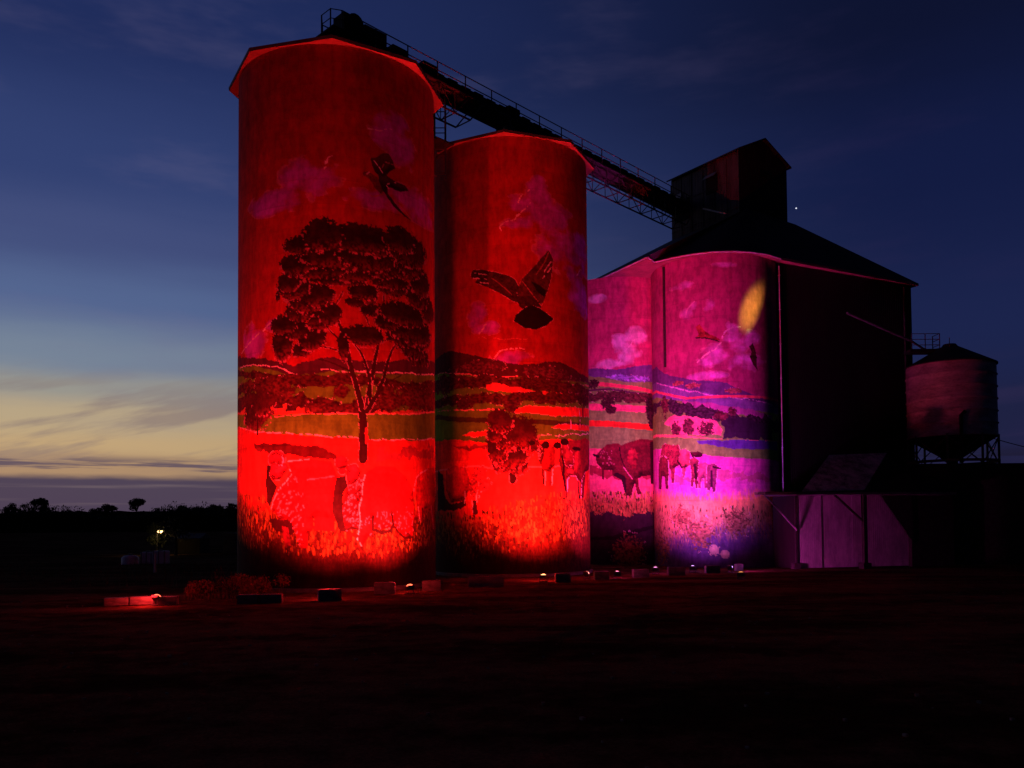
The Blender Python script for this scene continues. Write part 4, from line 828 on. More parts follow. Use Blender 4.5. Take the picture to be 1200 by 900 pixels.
wk.beam(gp(0, 0, GZ-.03), gp(GL, 0, GZ-.03), 1.1, .12); wk.build('walkway', M_gantry, GA)
for s_ in (-1.36, .62):
    rl = MB()
    for z in (.58, 1.12): rl.tube([gp(-.7, s_, GZ+z), gp(GL-.3, s_, GZ+z)], .036, 5)
    for t_ in np.arange(-.7, GL, 2.38): rl.tube([gp(t_, s_, GZ), gp(t_, s_, GZ+1.13)], .045, 5)
    rl.build('handrail', M_gantry, GA)
rl = MB()
for z in (.58, 1.12): rl.tube([gp(-.7, -1.36, GZ+z), gp(-1.25, -.6, GZ+z), gp(-1.25, .3, GZ+z), gp(-.7, .62, GZ+z)], .028, 5)
for t_, s_ in ((-1.25, -.6), (-1.25, .3)): rl.tube([gp(t_, s_, GZ-.1), gp(t_, s_, GZ+1.13)], .045, 5)
rl.build('handrail', M_gantry, GA)
dr = MB(); dr.box(gp(-.35, -.35, GZ-.02), (2.0, 2.1, .14), gang); dr.box(gp(.1, .05, GZ+.62), (1.3, 1.1, 1.15), gang); dr.tube([gp(.2, -.85, GZ+.75), gp(.2, .75, GZ+.75)], .55, 14)
dr.tube([gp(.9, -.3, GZ+.9), gp(1.9, -.3, GZ+.75)], .33, 10); dr.box(gp(1.7, .1, GZ+.75), (1.6, 1.0, .7), gang); dr.build('drive_head', M_body, GA, bevel=.04)
sg = MB(); sg.tube([gp(4.6, -1.1, GZ), gp(4.6, -1.1, GZ+1.3)], .05, 6); sg.box(gp(4.6, -1.1, GZ+1.55), (.45, .35, .75), gang); sg.build('floodlight', M_body, GA, bevel=.05)
for (ta, tb) in ((5.2, 10.4), (17.2, GL+.2)):
    tr = MB(); zt, zb = GZ-.12, GZ-1.65
    for s_ in (-.75, .65):
        tr.beam(gp(ta, s_, zb), gp(tb-1.2, s_, zb), .09); tr.beam(gp(ta, s_, zt), gp(tb, s_, zt), .10); tr.beam(gp(tb-1.2, s_, zb), gp(tb, s_, zt), .07)
        n = max(2, int((tb-ta)/1.6)); L = (tb-1.2-ta)/n
        for i in range(n):
            a = ta+i*L; tr.beam(gp(a, s_, zt), gp(a, s_, zb), .055); tr.beam(gp(a, s_, zt if i % 2 else zb), gp(a+L, s_, zb if i % 2 else zt), .05)
    n = max(2, int((tb-ta)/1.6)); L = (tb-1.2-ta)/n
    for i in range(n+1):
        a = ta+i*L; tr.beam(gp(a, -.75, zb), gp(a, .65, zb), .06)
    tr.build('truss', M_gantry, GA)
lh = MB()
for t_ in (7.8, 8.3, 8.75):
    lh.tube([gp(t_, -1.3, GZ+.1)]+[gp(t_, -1.3+.32-.32*math.cos(a), GZ+.95+.42*math.sin(a)) for a in np.linspace(0, math.pi, 9)]+[gp(t_, -.66, GZ+.1)], .03, 5)
lh.build('ladder_hoop', M_gantry, GA)
hs = MB(); hs.quad(gp(6.0, -1.5, GZ+.12), gp(10.2, -1.5, GZ+.12), gp(10.2, -.7, GZ+.16), gp(6.0, -.7, GZ+.16)); hs.build('cover_sheet', M_pipe, GA)
# feet down onto each silo roof
for t_ in (.3, 1.2, 13.0, 14.8):
    for s_ in (-.7, .6): MB().beam(gp(t_, s_, GZ), gp(t_, s_, GZ-2.2), .12).build('support_foot', M_gantry, GA)
# ladder tower between the two tall silos
TW = empty('access_tower', (-4.45, 52.9, 25.6), 0, 'slim steel ladder frame under the gantry in the gap between the two tall silos', 'ladder tower')
tw = MB(); tc_ = Vector((-4.45, 52.9))
for dx, dy in ((-.35, -.35), (.35, -.35), (.35, .35), (-.35, .35)): tw.beam((tc_.x+dx, tc_.y+dy, 25.6), (tc_.x+dx, tc_.y+dy, GZ-.1), .07)
for z in np.arange(25.8, GZ-.2, 1.4):
    for (a, b2) in (((-.35, -.35), (.35, -.35)), ((.35, -.35), (.35, .35)), ((.35, .35), (-.35, .35)), ((-.35, .35), (-.35, -.35))): tw.beam((tc_.x+a[0], tc_.y+a[1], z), (tc_.x+b2[0], tc_.y+b2[1], z), .045)
tw.build('frame', M_gantry, TW)
pf = MB(); pf.box((tc_.x-.15, tc_.y-.2, 27.6), (1.5, 1.5, .08), gang); pf.beam((tc_.x-.8, tc_.y-.5, 27.6), (tc_.x-1.3, tc_.y-1.5, 26.6), .08); pf.build('platform', M_body, TW)

# ------------------------------------------------------------------ receival shed with canopy
SH = empty('receival_shed', (23, 58.5, 0), 0, 'low lean-to receival shed with purple-lit pale sheet wall and broad canopy on posts', 'shed')
sd = Vector((math.cos(R(14)), math.sin(R(14)))); sn = Vector((-sd.y, sd.x)); so_ = Vector((19.9, 58.3))
def sp(a, b_, z): p = so_+sd*a+sn*b_; return (p.x, p.y, z)
PANELS = [(0.0, 1.9, .0), (1.94, 4.3, .02), (4.33, 5.3, .01), (5.33, 6.15, .02), (6.18, 8.95, .005)]
for i, (a0, a1, off) in enumerate(PANELS):
    w = MB(); x0, x1 = a0, a1
    w.v = [sp(x0, off, .05), sp(x1, off, .05), sp(x1, off, 5.15), sp(x0, off, 5.15), sp(x0, off+.08, .05), sp(x1, off+.08, .05), sp(x1, off+.08, 5.15), sp(x0, off+.08, 5.15)]
    w.f = [(0, 1, 2, 3), (4, 5, 6, 7), (0, 1, 5, 4), (1, 2, 6, 5), (2, 3, 7, 6), (3, 0, 4, 7)]
    w.build('wall_sheet', M_shed, SH)
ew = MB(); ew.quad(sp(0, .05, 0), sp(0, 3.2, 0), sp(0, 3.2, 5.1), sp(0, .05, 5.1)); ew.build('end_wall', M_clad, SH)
rw = MB(); rw.prism([Vector(sp(9.0, -.3, 0)[:2]), Vector(sp(12.6, -.3, 0)[:2]), Vector(sp(12.6, 3, 0)[:2]), Vector(sp(9.0, 3, 0)[:2])], 0, 5.1); rw.build('side_room', M_timber, SH)
wg = MB(); wg.v = [sp(6.4, -.35, 5.2), sp(9.1, -.35, 5.2), sp(9.1, -.35, 1.7), sp(6.4, -.25, 5.2), sp(9.1, -.25, 5.2), sp(9.1, -.25, 1.7)]; wg.f = [(0, 1, 2), (3, 4, 5), (0, 1, 4, 3), (1, 2, 5, 4), (2, 0, 3, 5)]
wg.build('shadow_wedge_sheet', M_timber, SH)  # dark wedge added to stand in for the diagonal shadow across the wall
# canopy deck, sloping tin above
cn = MB(); z0, z1 = 5.12, 5.30
pl = [sp(-3.9, -1.7, 0), sp(11.5, -1.9, 0), sp(11.5, 3.0, 0), sp(-.6, 2.2, 0)]
cn.v = [(p[0], p[1], z0) for p in pl]+[(p[0], p[1], z1) for p in pl]; cn.f = [(0, 1, 2, 3), (4, 5, 6, 7), (0, 1, 5, 4), (1, 2, 6, 5), (2, 3, 7, 6), (3, 0, 4, 7)]
canopy = cn.build('canopy', mat('canopy_sheet', (.20, .15, .17), .8, 0, 1.5, .5), SH)
MB().box(sp(-3.9, -1.65, 5.2), (.55, .5, .17), R(14)).build('eave_end', M_pipe, SH)
ts = MB(); a = [sp(-.4, -1.2, 5.33), sp(4.5, -1.2, 5.45), sp(9.2, 2.4, 8.35), sp(4.4, 2.6, 8.15)]; ts.v = a+[(p[0], p[1], p[2]+.06) for p in a]; ts.f = [(0, 1, 2, 3), (4, 5, 6, 7), (0, 1, 5, 4), (1, 2, 6, 5), (2, 3, 7, 6), (3, 0, 4, 7)]
ts.build('roof_sheet', M_shedroof, SH)
ts = MB(); a = [sp(4.52, -1.2, 5.40), sp(11.0, -.4, 5.36), sp(11.6, 3, 7.0), sp(9.22, 2.45, 8.25)]; ts.v = a+[(p[0], p[1], p[2]+.06) for p in a]; ts.f = [(0, 1, 2, 3), (4, 5, 6, 7), (0, 1, 5, 4), (1, 2, 6, 5), (2, 3, 7, 6), (3, 0, 4, 7)]
ts.build('roof_sheet', M_timber, SH)
for a_ in (4.35,):
    po = MB(); po.box(sp(a_, -1.3, 2.65), (.26, .26, 4.95), R(14)); po.box(sp(a_, -1.3, .2), (.62, .55, .4), R(14)); po.build('post', M_timber, SH)
    br = MB(); br.beam(sp(a_, -1.3, 3.2), sp(a_-2.3, -1.3, 5.1), .14); br.build('brace', M_timber, SH)
po = MB(); po.box(sp(-.15, .0, 2.6), (.16, .12, 5.0), R(14)); po.box(sp(-.2, .0, .2), (.5, .4, .4), R(14)); po.build('post', M_timber, SH)
MB().beam(sp(-.15, -.1, 2.7), sp(-3.5, -1.6, 5.1), .08).build('brace', M_pipe, SH)

# ------------------------------------------------------------------ small hopper bin on the right
bx, by = 34.85, 66.0; BR = 3.2
BN = empty('hopper_bin', (bx, by, 0), 0, 'small round galvanised hopper bin on braced legs at far right', 'hopper bin')
prof = []
for i in range(6):
    z = 9.75+i*.95; prof += [(BR, z), (BR+.075, z+.08), (BR, z+.16), (BR-.01, z+.9)]
prof.append((BR, 15.45)); MB().lathe((bx, by, 0), prof, 48).build('drum', M_galv, BN, smooth=True)
MB().lathe((bx, by, 0), [(BR+.12, 15.42), (BR+.12, 15.5), (.6, 17.05), (.45, 17.25), (0, 17.3)], 40).build('roof', M_roof, BN)
MB().lathe((bx, by, 0), [(BR-.02, 9.76), (.35, 7.95), (.3, 7.6), (0, 7.6)], 40).build('hopper', M_body, BN)
for i in range(8):
    a = 2*math.pi*i/8+.2; a2 = 2*math.pi*(i+1)/8+.2; P1 = (bx+BR*math.cos(a), by+BR*math.sin(a)); P2 = (bx+BR*math.cos(a2), by+BR*math.sin(a2))
    MB().beam((*P1, 7.55), (*P1, 9.9), .13).build('leg', M_steel, BN)
    b_ = MB(); b_.beam((*P1, 7.6), (*P2, 9.7), .06); b_.beam((*P2, 7.6), (*P1, 9.7), .06); b_.build('brace', M_steel, BN)
MB().lathe((bx, by, 0), [(BR+.1, 7.75), (BR+.1, 7.95), (BR-.1, 7.95), (BR-.1, 7.75)], 40).build('ring_beam', M_soffit, BN)
MB().tube([(bx, by, 17.2), (bx, by, 17.8)], .03, 5).build('vent', M_steel, BN)
MB().tube([(bx-1.0, by-3.15, 7.6), (bx-1.0, by-3.3, 11.2), (bx-.7, by-3.35, 11.5)], .14, 8).build('level_pipe', M_body, BN)
BS = empty('bin_base_block', (bx, by, 0), 0, 'tall black concrete base building beneath the small hopper bin', 'base building')
bs = MB(); bs.box((bx-.4, by, 3.75), (8.6, 8.0, 7.5)); bs.build('wall', M_timber, BS)
st = MB(); st.box((bx+4.6, by, 3.4), (1.4, 6.5, 6.8)); st.box((bx+5.7, by, 2.9), (.9, 5, 5.8)); st.build('annex', M_timber, BS)
# spout from the elevator over to the bin, with its landing
SPT = empty('transfer_spout', (26.5, 64.3, 18), 0, 'thin spout pipe slanting down across the dark side wall to the small bin', 'pipe')
q0 = A+(B-A)*.46-nrm*.35; q1 = B-nrm*.6
MB().tube([(q0.x, q0.y, 19.6), (q1.x-.7, q1.y-.3, 17.95), (q1.x+1.0, q1.y+.6, 17.3), (bx-.5, by-.2, 16.9)], .10, 8).build('pipe', M_steel, SPT)
LD = empty('landing', (33.0, 66.8, 16), 0, 'small railed steel landing between the dark side wall and the bin roof', 'landing')
l_ = MB(); l_.box((33.1, 66.9, 16.85), (2.4, 1.2, .25)); l_.build('deck', M_body, LD)
l_ = MB()
for z in (17.3, 17.75, 18.2): l_.tube([(31.9, 66.35, z), (34.25, 66.35, z), (34.25, 67.45, z)], .03, 5)
for p in ((32.0, 66.35), (33.1, 66.35), (34.25, 66.35), (34.25, 67.45)): l_.tube([(*p, 16.9), (*p, 18.22)], .04, 5)
l_.build('handrail', M_gantry, LD)

# ------------------------------------------------------------------ concrete blocks along the apron
def gpt(px, py):        # photo point -> spot on level ground (used once, to measure the layout)
    d = cam.matrix_world.to_3x3() @ Vector(((px-600)/FPX, (612-FPX*math.tan(PITCH)-py)/FPX, -1)); t_ = -EYE/d.z
    return Vector((d.x*t_, d.y*t_, 0))
BL = [ # x, y, length, turn (deg), height, label
 (-16.95, 35.9, .95, 20, .32, 'dull concrete block at the far left end of the row'),
 (-15.95, 36.2, 1.0, 12, .34, 'red-lit concrete block beside the leftmost glowing floodlight'),
 (-14.75, 35.9, .8, 8, .36, 'small grey concrete block just right of the leftmost floodlight'),
 (-11.35, 36.0, .85, 6, .40, 'grey concrete block at left foot of the gum tree silo, first of a touching pair'),
 (-10.40, 36.15, .95, 4, .40, 'grey concrete block at left foot of the gum tree silo, second of a touching pair'),
 (-8.10, 37.1, 1.0, 18, .52, 'tilted dark concrete block below the trunk of the painted gum tree'),
 (-6.20, 40.6, 1.0, 5, .55, 'dark concrete block left of the red floodlight below the second ram'),
 (-4.08, 42.2, .95, 5, .52, 'dark concrete block in front of the gap between the tall silos'),
 (-1.42, 44.4, 1.85, 6, .55, 'long dark concrete block with pale end, left front of the eagle silo'),
 (2.82, 47.4, .85, 4, .50, 'squat concrete block just right of the orange-white floodlight'),
 (5.20, 49.0, .85, 3, .50, 'dark concrete block at right foot of the eagle silo'),
 (7.75, 50.8, .95, 3, .50, 'dark concrete block below the painted bull'),
 (10.25, 52.6, 1.05, 3, .52, 'dark concrete block between the two violet floodlights'),
 (13.0, 54.6, .9, 3, .48, 'dark concrete block right of the last violet floodlight')]
bmx = bmesh.new(); bmesh.ops.create_cube(bmx, size=1); bmesh.ops.bevel(bmx, geom=list(bmx.edges), offset=.035, segments=2, affect='EDGES')
for v in bmx.verts:
    v.co += Vector((random.uniform(-1, 1), random.uniform(-1, 1), random.uniform(-1, 1)))*.006
blk = bpy.data.meshes.new('concrete_block'); bmx.to_mesh(blk); bmx.free(); blk.materials.append(M_conc)
for x, y, L, rz, hgt, lab in BL:
    o = bpy.data.objects.new('concrete_block', blk); col.objects.link(o); o.location = (x, y, hgt/2-.01); o.scale = (L, .5, hgt); o.rotation_euler = (0, 0, R(rz))
    tag(o, lab, 'concrete block', 'concrete blocks in a row before the silos')
mk = MB().box((15.35, 56.9, .22), (.5, .4, .46), R(10)).build('marker_block', mat('lilac_lit_concrete', (.5, .42, .55), .8, 0, 3, .2), bevel=.03)  # lilac of the lamp light put into the concrete's base colour
tag(mk, 'small pale lilac-lit block at the right end of the row', 'concrete block', 'concrete blocks in a row before the silos')

# ------------------------------------------------------------------ floodlights
def flood(x, y, target, colr, power, cone, blend, label, lens=(1, .3, .1), lstr=6, spill=0, size=.28, soff=(.45, 0, .75)):
    base_dir = Vector(target)-Vector((x, y, .35)); yaw = math.atan2(base_dir.y, base_dir.x)
    e = empty('floodlight', (x, y, 0), yaw, label, 'floodlight', 'floodlights on the ground aimed up at the murals')
    el = min(math.atan2(base_dir.z, math.hypot(base_dir.x, base_dir.y)), R(75))
    def L(px_, py_, pz): return world_of(e) @ Vector((px_, py_, pz))
    br = MB(); 
    for s_ in (-1, 1): br.beam(L(0, s_*.21, 0), L(0, s_*.21, .34), .03)
    br.beam(L(0, -.21, .015), L(0, .21, .015), .05); br.box(L(0, 0, .01), (.35, .35, .03), yaw); br.build('bracket', M_steel, e)
    mm = (Matrix.Rotation(yaw, 3, 'Z') @ Matrix.Rotation(-el, 3, 'Y'))
    c = L(0, 0, .34)
    hs = MB(); hs.box(c-mm@Vector((.06, 0, 0)), (.12, .36, .28), m=mm)
    for k in range(5): hs.box(c-mm@Vector((.14, -.12+.06*k, 0)), (.05, .015, .24), m=mm)
    hs.build('housing', M_steel, e, bevel=.01)
    ln = MB(); n0 = 0
    rings = [(.0, .17), (.05, .155), (.085, .10), (.10, .0)]
    for (o_, rr) in rings:
        for j in range(12):
            a = 2*math.pi*j/12; ln.v.append(tuple(c+mm@Vector((o_, rr*math.cos(a), rr*.8*math.sin(a)))))
    for i in range(3):
        for j in range(12): ln.f.append((i*12+j, i*12+(j+1) % 12, (i+1)*12+(j+1) % 12, (i+1)*12+j))
    lm = mat('lamp_glass', (.2, .2, .2), .3, 0, 2, .1, emit=lens, estr=lstr)
    lo = ln.build('lens', lm, e, smooth=True); lo.visible_shadow = True
    ld = bpy.data.lights.new('beam', 'SPOT'); ld.energy = power; ld.color = colr; ld.spot_size = R(cone); ld.spot_blend = blend; ld.shadow_soft_size = .2
    lob = bpy.data.objects.new('beam', ld); col.objects.link(lob); lob.parent = e
    pos = c+mm@Vector((.16, 0, 0)); dirw = (Vector(target)-pos).normalized()
    wm = Matrix.Translation(pos) @ dirw.to_track_quat('-Z', 'Y').to_matrix().to_4x4()
    lob.matrix_local = world_of(e).inverted() @ wm
    if spill:
        pd = bpy.data.lights.new('spill', 'POINT'); pd.energy = spill; pd.color = colr; pd.shadow_soft_size = .1
        po_ = bpy.data.objects.new('spill', pd); col.objects.link(po_); po_.parent = e; po_.matrix_local = Matrix.Translation(soff)
    return e
RED = (1, .022, .026); PINK = (1, .04, .30); PINK2 = (.95, .06, .55); VIO = (.62, .13, 1.0); VIOP = (1, .06, .72)
flood(-15.15, 35.75, (-12.3, 43.2, 9.5), RED, 13500, 76, 1., 'glowing red floodlight at far left beside the shrubs', (1, .14, .06), 3.2, spill=110, soff=(-.35, .25, .6))
flood(-8.3, 37.4, (-8.8, 41.8, 9.4), RED, 16500, 124, 1., 'red floodlight hidden behind the tilted block before the gum tree silo', (1, .14, .06), 2.5, spill=90)
flood(-5.0, 40.7, (-7.2, 43.0, 8.2), RED, 7500, 122, 1., 'glowing red floodlight near the gap between the two tall silos', (1, .14, .06), 3.2, spill=70)
flood(1.75, 47.7, (1.8, 52.2, 9.8), RED, 22000, 124, 1., 'orange-white glowing floodlight before the eagle silo', (1, .42, .14), 3.5, spill=90)
flood(6.2, 49.7, (6.5, 61, 10), PINK, 8000, 84, 1., 'pinkish-white floodlight at the right foot of the eagle silo', (1, .4, .35), 3, spill=40)
flood(9.2, 54.0, (11.2, 63.0, 11.5), PINK2, 14000, 98, 1., 'pink-violet floodlight aimed at the painted bull wall', (1, .4, .8), 2.5, spill=30)
flood(11.9, 55.4, (13.8, 60.6, 5.6), VIO, 3900, 96, 1., 'violet floodlight aimed at the painted calves', (.7, .4, 1), 2.5, spill=30)
flood(13.2, 48.5, (17.6, 60.7, 19.1), (.5, 1, .02), 170000, 4.8, 1., 'small orange floodlight throwing a yellow spot high on the wall', (1, .35, .1), 1.2, size=.2)
flood(14.3, 55.0, (25.5, 60.0, 2.6), VIOP, 1500, 66, .7, 'dim violet floodlight behind the last block, aimed at the shed wall', (.6, .3, 1), 6, spill=5)
flood(4.4, 49.6, (31.6, 63.7, 12.9), (1, .07, .16), 5500, 13, 1., 'red floodlight behind a block, aimed past the shed at the small bin', (1, .3, .2), 4, spill=4)

# ------------------------------------------------------------------ vegetation
def leaf_cloud(blobs, n, size, seed):
    rnd = random.Random(seed); m = MB()
    for _ in range(n):
        b_ = rnd.choice(blobs); u = Vector((rnd.gauss(0, 1), rnd.gauss(0, 1), rnd.gauss(0, 1))).normalized()*(rnd.random()**.45)
        c = Vector((b_[0]+u.x*b_[3], b_[1]+u.y*b_[3], b_[2]+u.z*b_[4])); q = Euler((rnd.random()*6, rnd.random()*6, rnd.random()*6)).to_matrix()
        s = size*(.6+.8*rnd.random()); m.quad(c+q@Vector((-s, -s*.4, 0)), c+q@Vector((s, -s*.3, 0)), c+q@Vector((s*.8, s*.5, 0)), c+q@Vector((-s*.7, s*.4, 0)))
    return m
def make_tree(h, seed, kind='round'):
    rnd = random.Random(seed); e = empty('gum_tree', (0, 0, 0))
    bl = []
    tr = MB(); th = h*(.35 if kind == 'round' else .5); tr.tube([(0, 0, 0), (.02*h, 0, th*.5), (0, .01*h, th)], [.05*h, .035*h, .028*h], 7)
    for i in range(6 if kind != 'sparse' else 5):
        a = i*1.05*2+rnd.random(); rr = h*.22*(.5+rnd.random()); z = h*((.38 if kind == 'round' else .5)+.42*rnd.random())
        p = (rr*math.cos(a), rr*math.sin(a), z); tr.tube([(0, 0, th*.9), (p[0]*.5, p[1]*.5, (th+z)/2), p], [.022*h, .014*h, .006*h], 5)
        bl.append((*p, h*.21*(.7+.6*rnd.random()), h*.18*(.7+.6*rnd.random())))
    bl.append((0, 0, h*.8, h*.2, h*.16))
    tr.build('trunk', M_bark, e)
    leaf_cloud(bl, 1500 if kind != 'sparse' else 300, h*.035, seed+1).build('crown', M_leaf, e)
    return e
protos = [make_tree(10, 1), make_tree(10, 2), make_tree(10, 3, 'sparse'), make_tree(10, 4)]
TREES = [ # photo column, distance, height, proto, label
 (14, 640, 12, 1, 'low rounded tree on the skyline at the far left edge'),
 (28, 640, 9, 2, 'thin see-through tree on the skyline between two bushy ones at far left'),
 (49, 600, 15, 0, 'dark bushy tree standing alone on the skyline at left'),
 (109, 640, 13, 1, 'left tree of the joined pair on the skyline above the pale tanks'),
 (124, 640, 14, 3, 'right tree of the joined pair on the skyline above the pale tanks'),
 (160, 640, 14, 0, 'lone square-topped tree on the skyline left of the glowing yard lamp'),
 (184, 640, 8, 2, 'smallest tree on the skyline, straight above the yard lamp'),
 (203, 640, 10, 3, 'low spreading tree on the skyline right of the yard lamp'),
 (215, 640, 16, 1, 'tall spreading tree on the skyline right of the yard lamp'),
 (236, 640, 13, 0, 'broad dark tree on the skyline halfway to the gum tree silo'),
 (249, 640, 13, 3, 'rounded dark tree on the skyline nearly at the gum tree silo'),
 (272, 560, 17, 1, 'dark tree on the skyline touching the edge of the gum tree silo'),
 (1186, 500, 17, 3, 'dark tree beside the base building at the right edge'),
 (1197, 480, 19, 1, 'dark tree on the right edge of the picture')]
used = set()
for px, Y, h, k, lab in TREES:
    if h == 0: continue
    o = protos[k] if k not in used else copy_tree(protos[k]); used.add(k)
    X_ = (px-600)/FPX*Y; zb = 9+4*math.sin(px*.05) if Y > 590 else 4
    o.location = (X_, Y, (zb if px < 600 else 12)-h*.25); s = h/10*1.1; o.scale = (s*1.15, s*1.15, s); o.rotation_euler = (0, 0, px*.7)
    tag(o, lab, 'tree', 'trees along the dark skyline')
def shrub(x, y, w, h, seed, label, m=M_shrub):
    e = empty('shrub', (x, y, 0), 0, label, 'shrub', 'red-lit shrubs left of the gum tree silo'); rnd = random.Random(seed)
    bl = [(x+rnd.uniform(-.5, .5)*w, y+rnd.uniform(-.3, .3)*w, h*(.3+.35*rnd.random()), w*.28, h*.33) for _ in range(7)]
    leaf_cloud(bl, 1500, .05, seed).build('foliage', m, e)
    s = MB()
    for i in range(14):
        a = rnd.random()*6.28; s.tube([(x, y, 0), (x+w*.25*math.cos(a), y+w*.2*math.sin(a), h*.5), (x+w*.45*math.cos(a), y+w*.35*math.sin(a), h*(.6+.4*rnd.random()))], [.02, .013, .006], 4)
    s.build('stem', M_bark, e); return e
shrub(-14.3, 39.3, 1.7, .95, 21, 'low red-lit shrub nearest the leftmost floodlight')
shrub(-13.0, 39.0, 1.9, 1.25, 22, 'tallest red-lit shrub in the middle of the clump')
shrub(-11.7, 39.6, 1.6, 1.15, 23, 'dim shrub close against the foot of the gum tree silo')

rnd = random.Random(77); fw = []
for i in range(150):
    px_ = -160+i*3.1+rnd.uniform(-2, 2); Y_ = 600+rnd.uniform(-15, 25); hh_ = rnd.uniform(2.5, 5.5) if rnd.random() < .8 else rnd.uniform(5, 8)
    fw.append(((px_-600)/FPX*Y_, Y_, 8.0+hh_*.5+3*math.sin(px_*.035), hh_*1.1, hh_*.8))
wd = leaf_cloud(fw, 22000, .6, 78).build('scrub', M_leaf); tag(wd, 'low dark scrub massed along the ridge line', 'scrub', kind='stuff')

# ------------------------------------------------------------------ distance on the left: yard lamp, tree, tanks, post, hut
yx, yy = -40.3, 95.0
YL = empty('yard_lamp', (yx, yy, 0), 0, 'warm glowing yard lamp on a short pole in the dark distance', 'lamp')
MB().tube([(yx, yy, 0), (yx, yy, 2.7)], [.04, .03], 8).build('pole', M_steel, YL)
MB().beam((yx, yy, 2.65), (yx+.35, yy-.1, 2.8), .05).build('arm', M_steel, YL)
MB().lathe((yx+.4, yy-.15, 2.6), [(0, .34), (.2, .3), (.3, .14)], 14).build('shade', M_steel, YL)
MB().lathe((yx+.4, yy-.15, 2.48), [(0, .0), (.2, .06), (.3, .2), (.2, .36), (0, .4)], 14).build('bulb', mat('lamp_bulb', (.8, .8, .8), .3, 0, 2, .1, emit=(1, .60, .20), estr=7), YL, smooth=True)
ld = bpy.data.lights.new('glow', 'POINT'); ld.energy = 35; ld.color = (1, .68, .25); ld.shadow_soft_size = .2
lo = bpy.data.objects.new('glow', ld); col.objects.link(lo); lo.parent = YL; lo.location = (.4, -.9, 2.45)
tr = make_tree(4.4, 9, 'sparse'); tr.location = (-37.6, 93.5, 0); tag(tr, 'small sparse tree lit by the yard lamp', 'tree')
tr2 = make_tree(4.0, 12); tr2.location = (-41.3, 97.5, 0); tag(tr2, 'dark leafy tree just behind the yard lamp', 'tree')
HU = empty('hut', (-39.0, 99.5, 0), 0, 'low dim hut behind the small lamp-lit tree', 'hut')
MB().box((-38.0, 99.5, .9), (2.9, 3, 1.8)).build('wall', mat('hut_wall', (.035, .025, .015), .9, 0, 1, .3), HU)
h_ = MB(); h_.v = [(-39.6, 97.8, 1.8), (-36.4, 97.8, 1.8), (-36.4, 101.2, 1.8), (-39.6, 101.2, 1.8), (-39.6, 99.5, 2.4), (-36.4, 99.5, 2.4)]; h_.f = [(0, 1, 5, 4), (2, 3, 4, 5), (0, 4, 3), (1, 2, 5), (0, 3, 2, 1)]; h_.build('roof', M_roof, HU)
def tank(x, y, w, h, lab, round_=False):
    e = empty('water_tank', (x, y, 0), 0, lab, 'tank', 'pale tanks in the distance at left')
    if round_: MB().lathe((x, y, 0), [(w/2, 0), (w/2, h*.72), (w*.36, h*.93), (w*.1, h), (0, h)], 24).build('shell', M_white, e, smooth=True)
    else:
        MB().box((x, y, h/2), (w, w*.8, h)).build('shell', M_white, e, bevel=.08)
        f = MB()
        for k in (-.4, 0, .4): f.box((x+w*k, y, h/2), (.05, w*.84, h+.02))
        f.build('cage', M_steel, e)
    MB().tube([(x, y, h-.02), (x, y, h+.12)], .16, 10).build('lid', M_steel, e)
tank(-33.3, 73.0, 1.45, .80, 'rounded pale tank at the left of the three', True)
tank(-31.9, 73.4, 1.05, 1.05, 'boxy pale tank between the other two')
tank(-30.7, 73.2, 1.2, 1.15, 'tallest pale tank at the right, nearest the lamp')
ps = MB().tube([(-25.6, 60.0, 0), (-25.6, 60, 1.35)], .09, 8).build('post', M_white); tag(ps, 'short pale post standing in the dark field', 'post')
cb = MB().box((-33.2, 99, 1.2), (1.6, 1.6, 2.4)).build('cabinet', mat('cabinet_paint', (.07, .07, .08), .8, 0, 2, .3), bevel=.05); tag(cb, 'dim pale cabinet just left of the gum tree silo in the distance', 'cabinet')
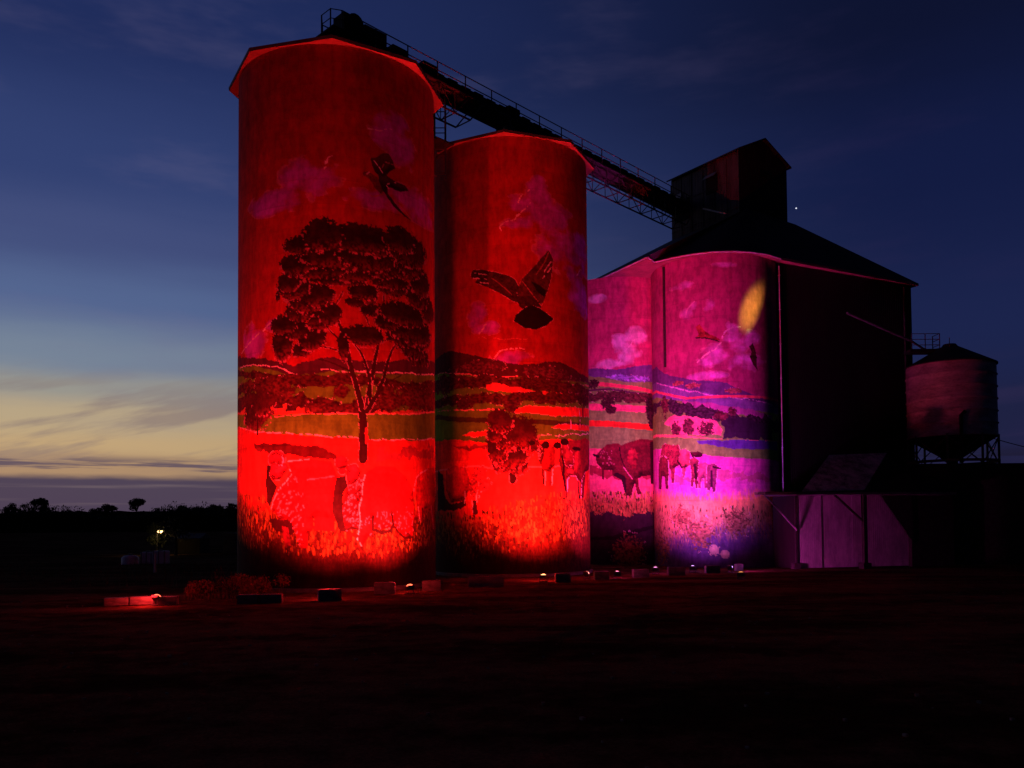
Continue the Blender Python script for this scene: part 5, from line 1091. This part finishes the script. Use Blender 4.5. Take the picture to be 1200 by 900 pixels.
# scattered dry grass between the blocks and the far paddock
rnd = random.Random(5); gr = MB()
for _ in range(3600):
    x = rnd.uniform(-46, -14); y = rnd.uniform(46, 74)
    if rnd.random() < .35: x = rnd.uniform(-15, -11); y = rnd.uniform(38, 43)
    if math.hypot(x+9.8, y-47) < 5.8: continue
    h = rnd.uniform(.12, .4); a = rnd.random()*6; dx, dy = .03*math.cos(a), .03*math.sin(a)
    gr.quad((x-dx, y-dy, -.02), (x+dx, y+dy, -.02), (x+dx*.2+rnd.uniform(-.1, .1), y, h))
go = gr.build('dry_grass', mat('straw', (.18, .15, .08), .9, 0, 4, .4)); tag(go, 'sparse dry grass on the dark paddock', 'grass', kind='stuff')
# stones on the yard
rs = MB()
for _ in range(420):
    x = rnd.uniform(-30, 30); y = rnd.uniform(11, 40); s = rnd.uniform(.01, .045)
    rs.box((x, y, s*.3), (s*2, s*1.5, s*1.1), rnd.random()*3)
ro_ = rs.build('gravel', M_conc); tag(ro_, 'loose gravel scattered over the dirt yard', 'gravel', kind='stuff')
# cable to the right, with its pole beyond the frame
cbp = [(37.6+ (t_)*18, 66+t_*10, 9.9-1.0*math.sin(math.pi*t_)*.9-.0*t_) for t_ in np.linspace(0, 1, 14)]
PW = empty('power_pole', (55.6, 76, 0), 0, 'power pole beyond the bin holding the sagging cable', 'power pole')
MB().tube([(55.6, 76, 0), (55.6, 76, 11)], [.16, .11], 8).build('pole', M_timber, PW); MB().beam((54.8, 76, 10), (56.4, 76, 10), .1).build('crossarm', M_timber, PW)
cbl = MB().tube(cbp, .035, 5).build('cable', M_body); tag(cbl, 'thin cable sagging away from the hopper bin to the right', 'cable')
# evening star
sv = (Vector((933-600, 0, 0))/FPX); 
sdir = (cam.matrix_world.to_3x3() @ Vector(((933-600)/FPX, (612-FPX*math.tan(PITCH)-243)/FPX, -1))).normalized()
bms = bmesh.new(); bmesh.ops.create_icosphere(bms, subdivisions=1, radius=3.0); ms = bpy.data.meshes.new('evening_star'); bms.to_mesh(ms); bms.free()
ms.materials.append(mat('starlight', (.5, .5, .5), .5, 0, 1, .1, emit=(.8, .85, 1), estr=1.2)); so2 = bpy.data.objects.new('evening_star', ms); col.objects.link(so2); so2.location = sdir*3600; tag(so2, kind='structure')
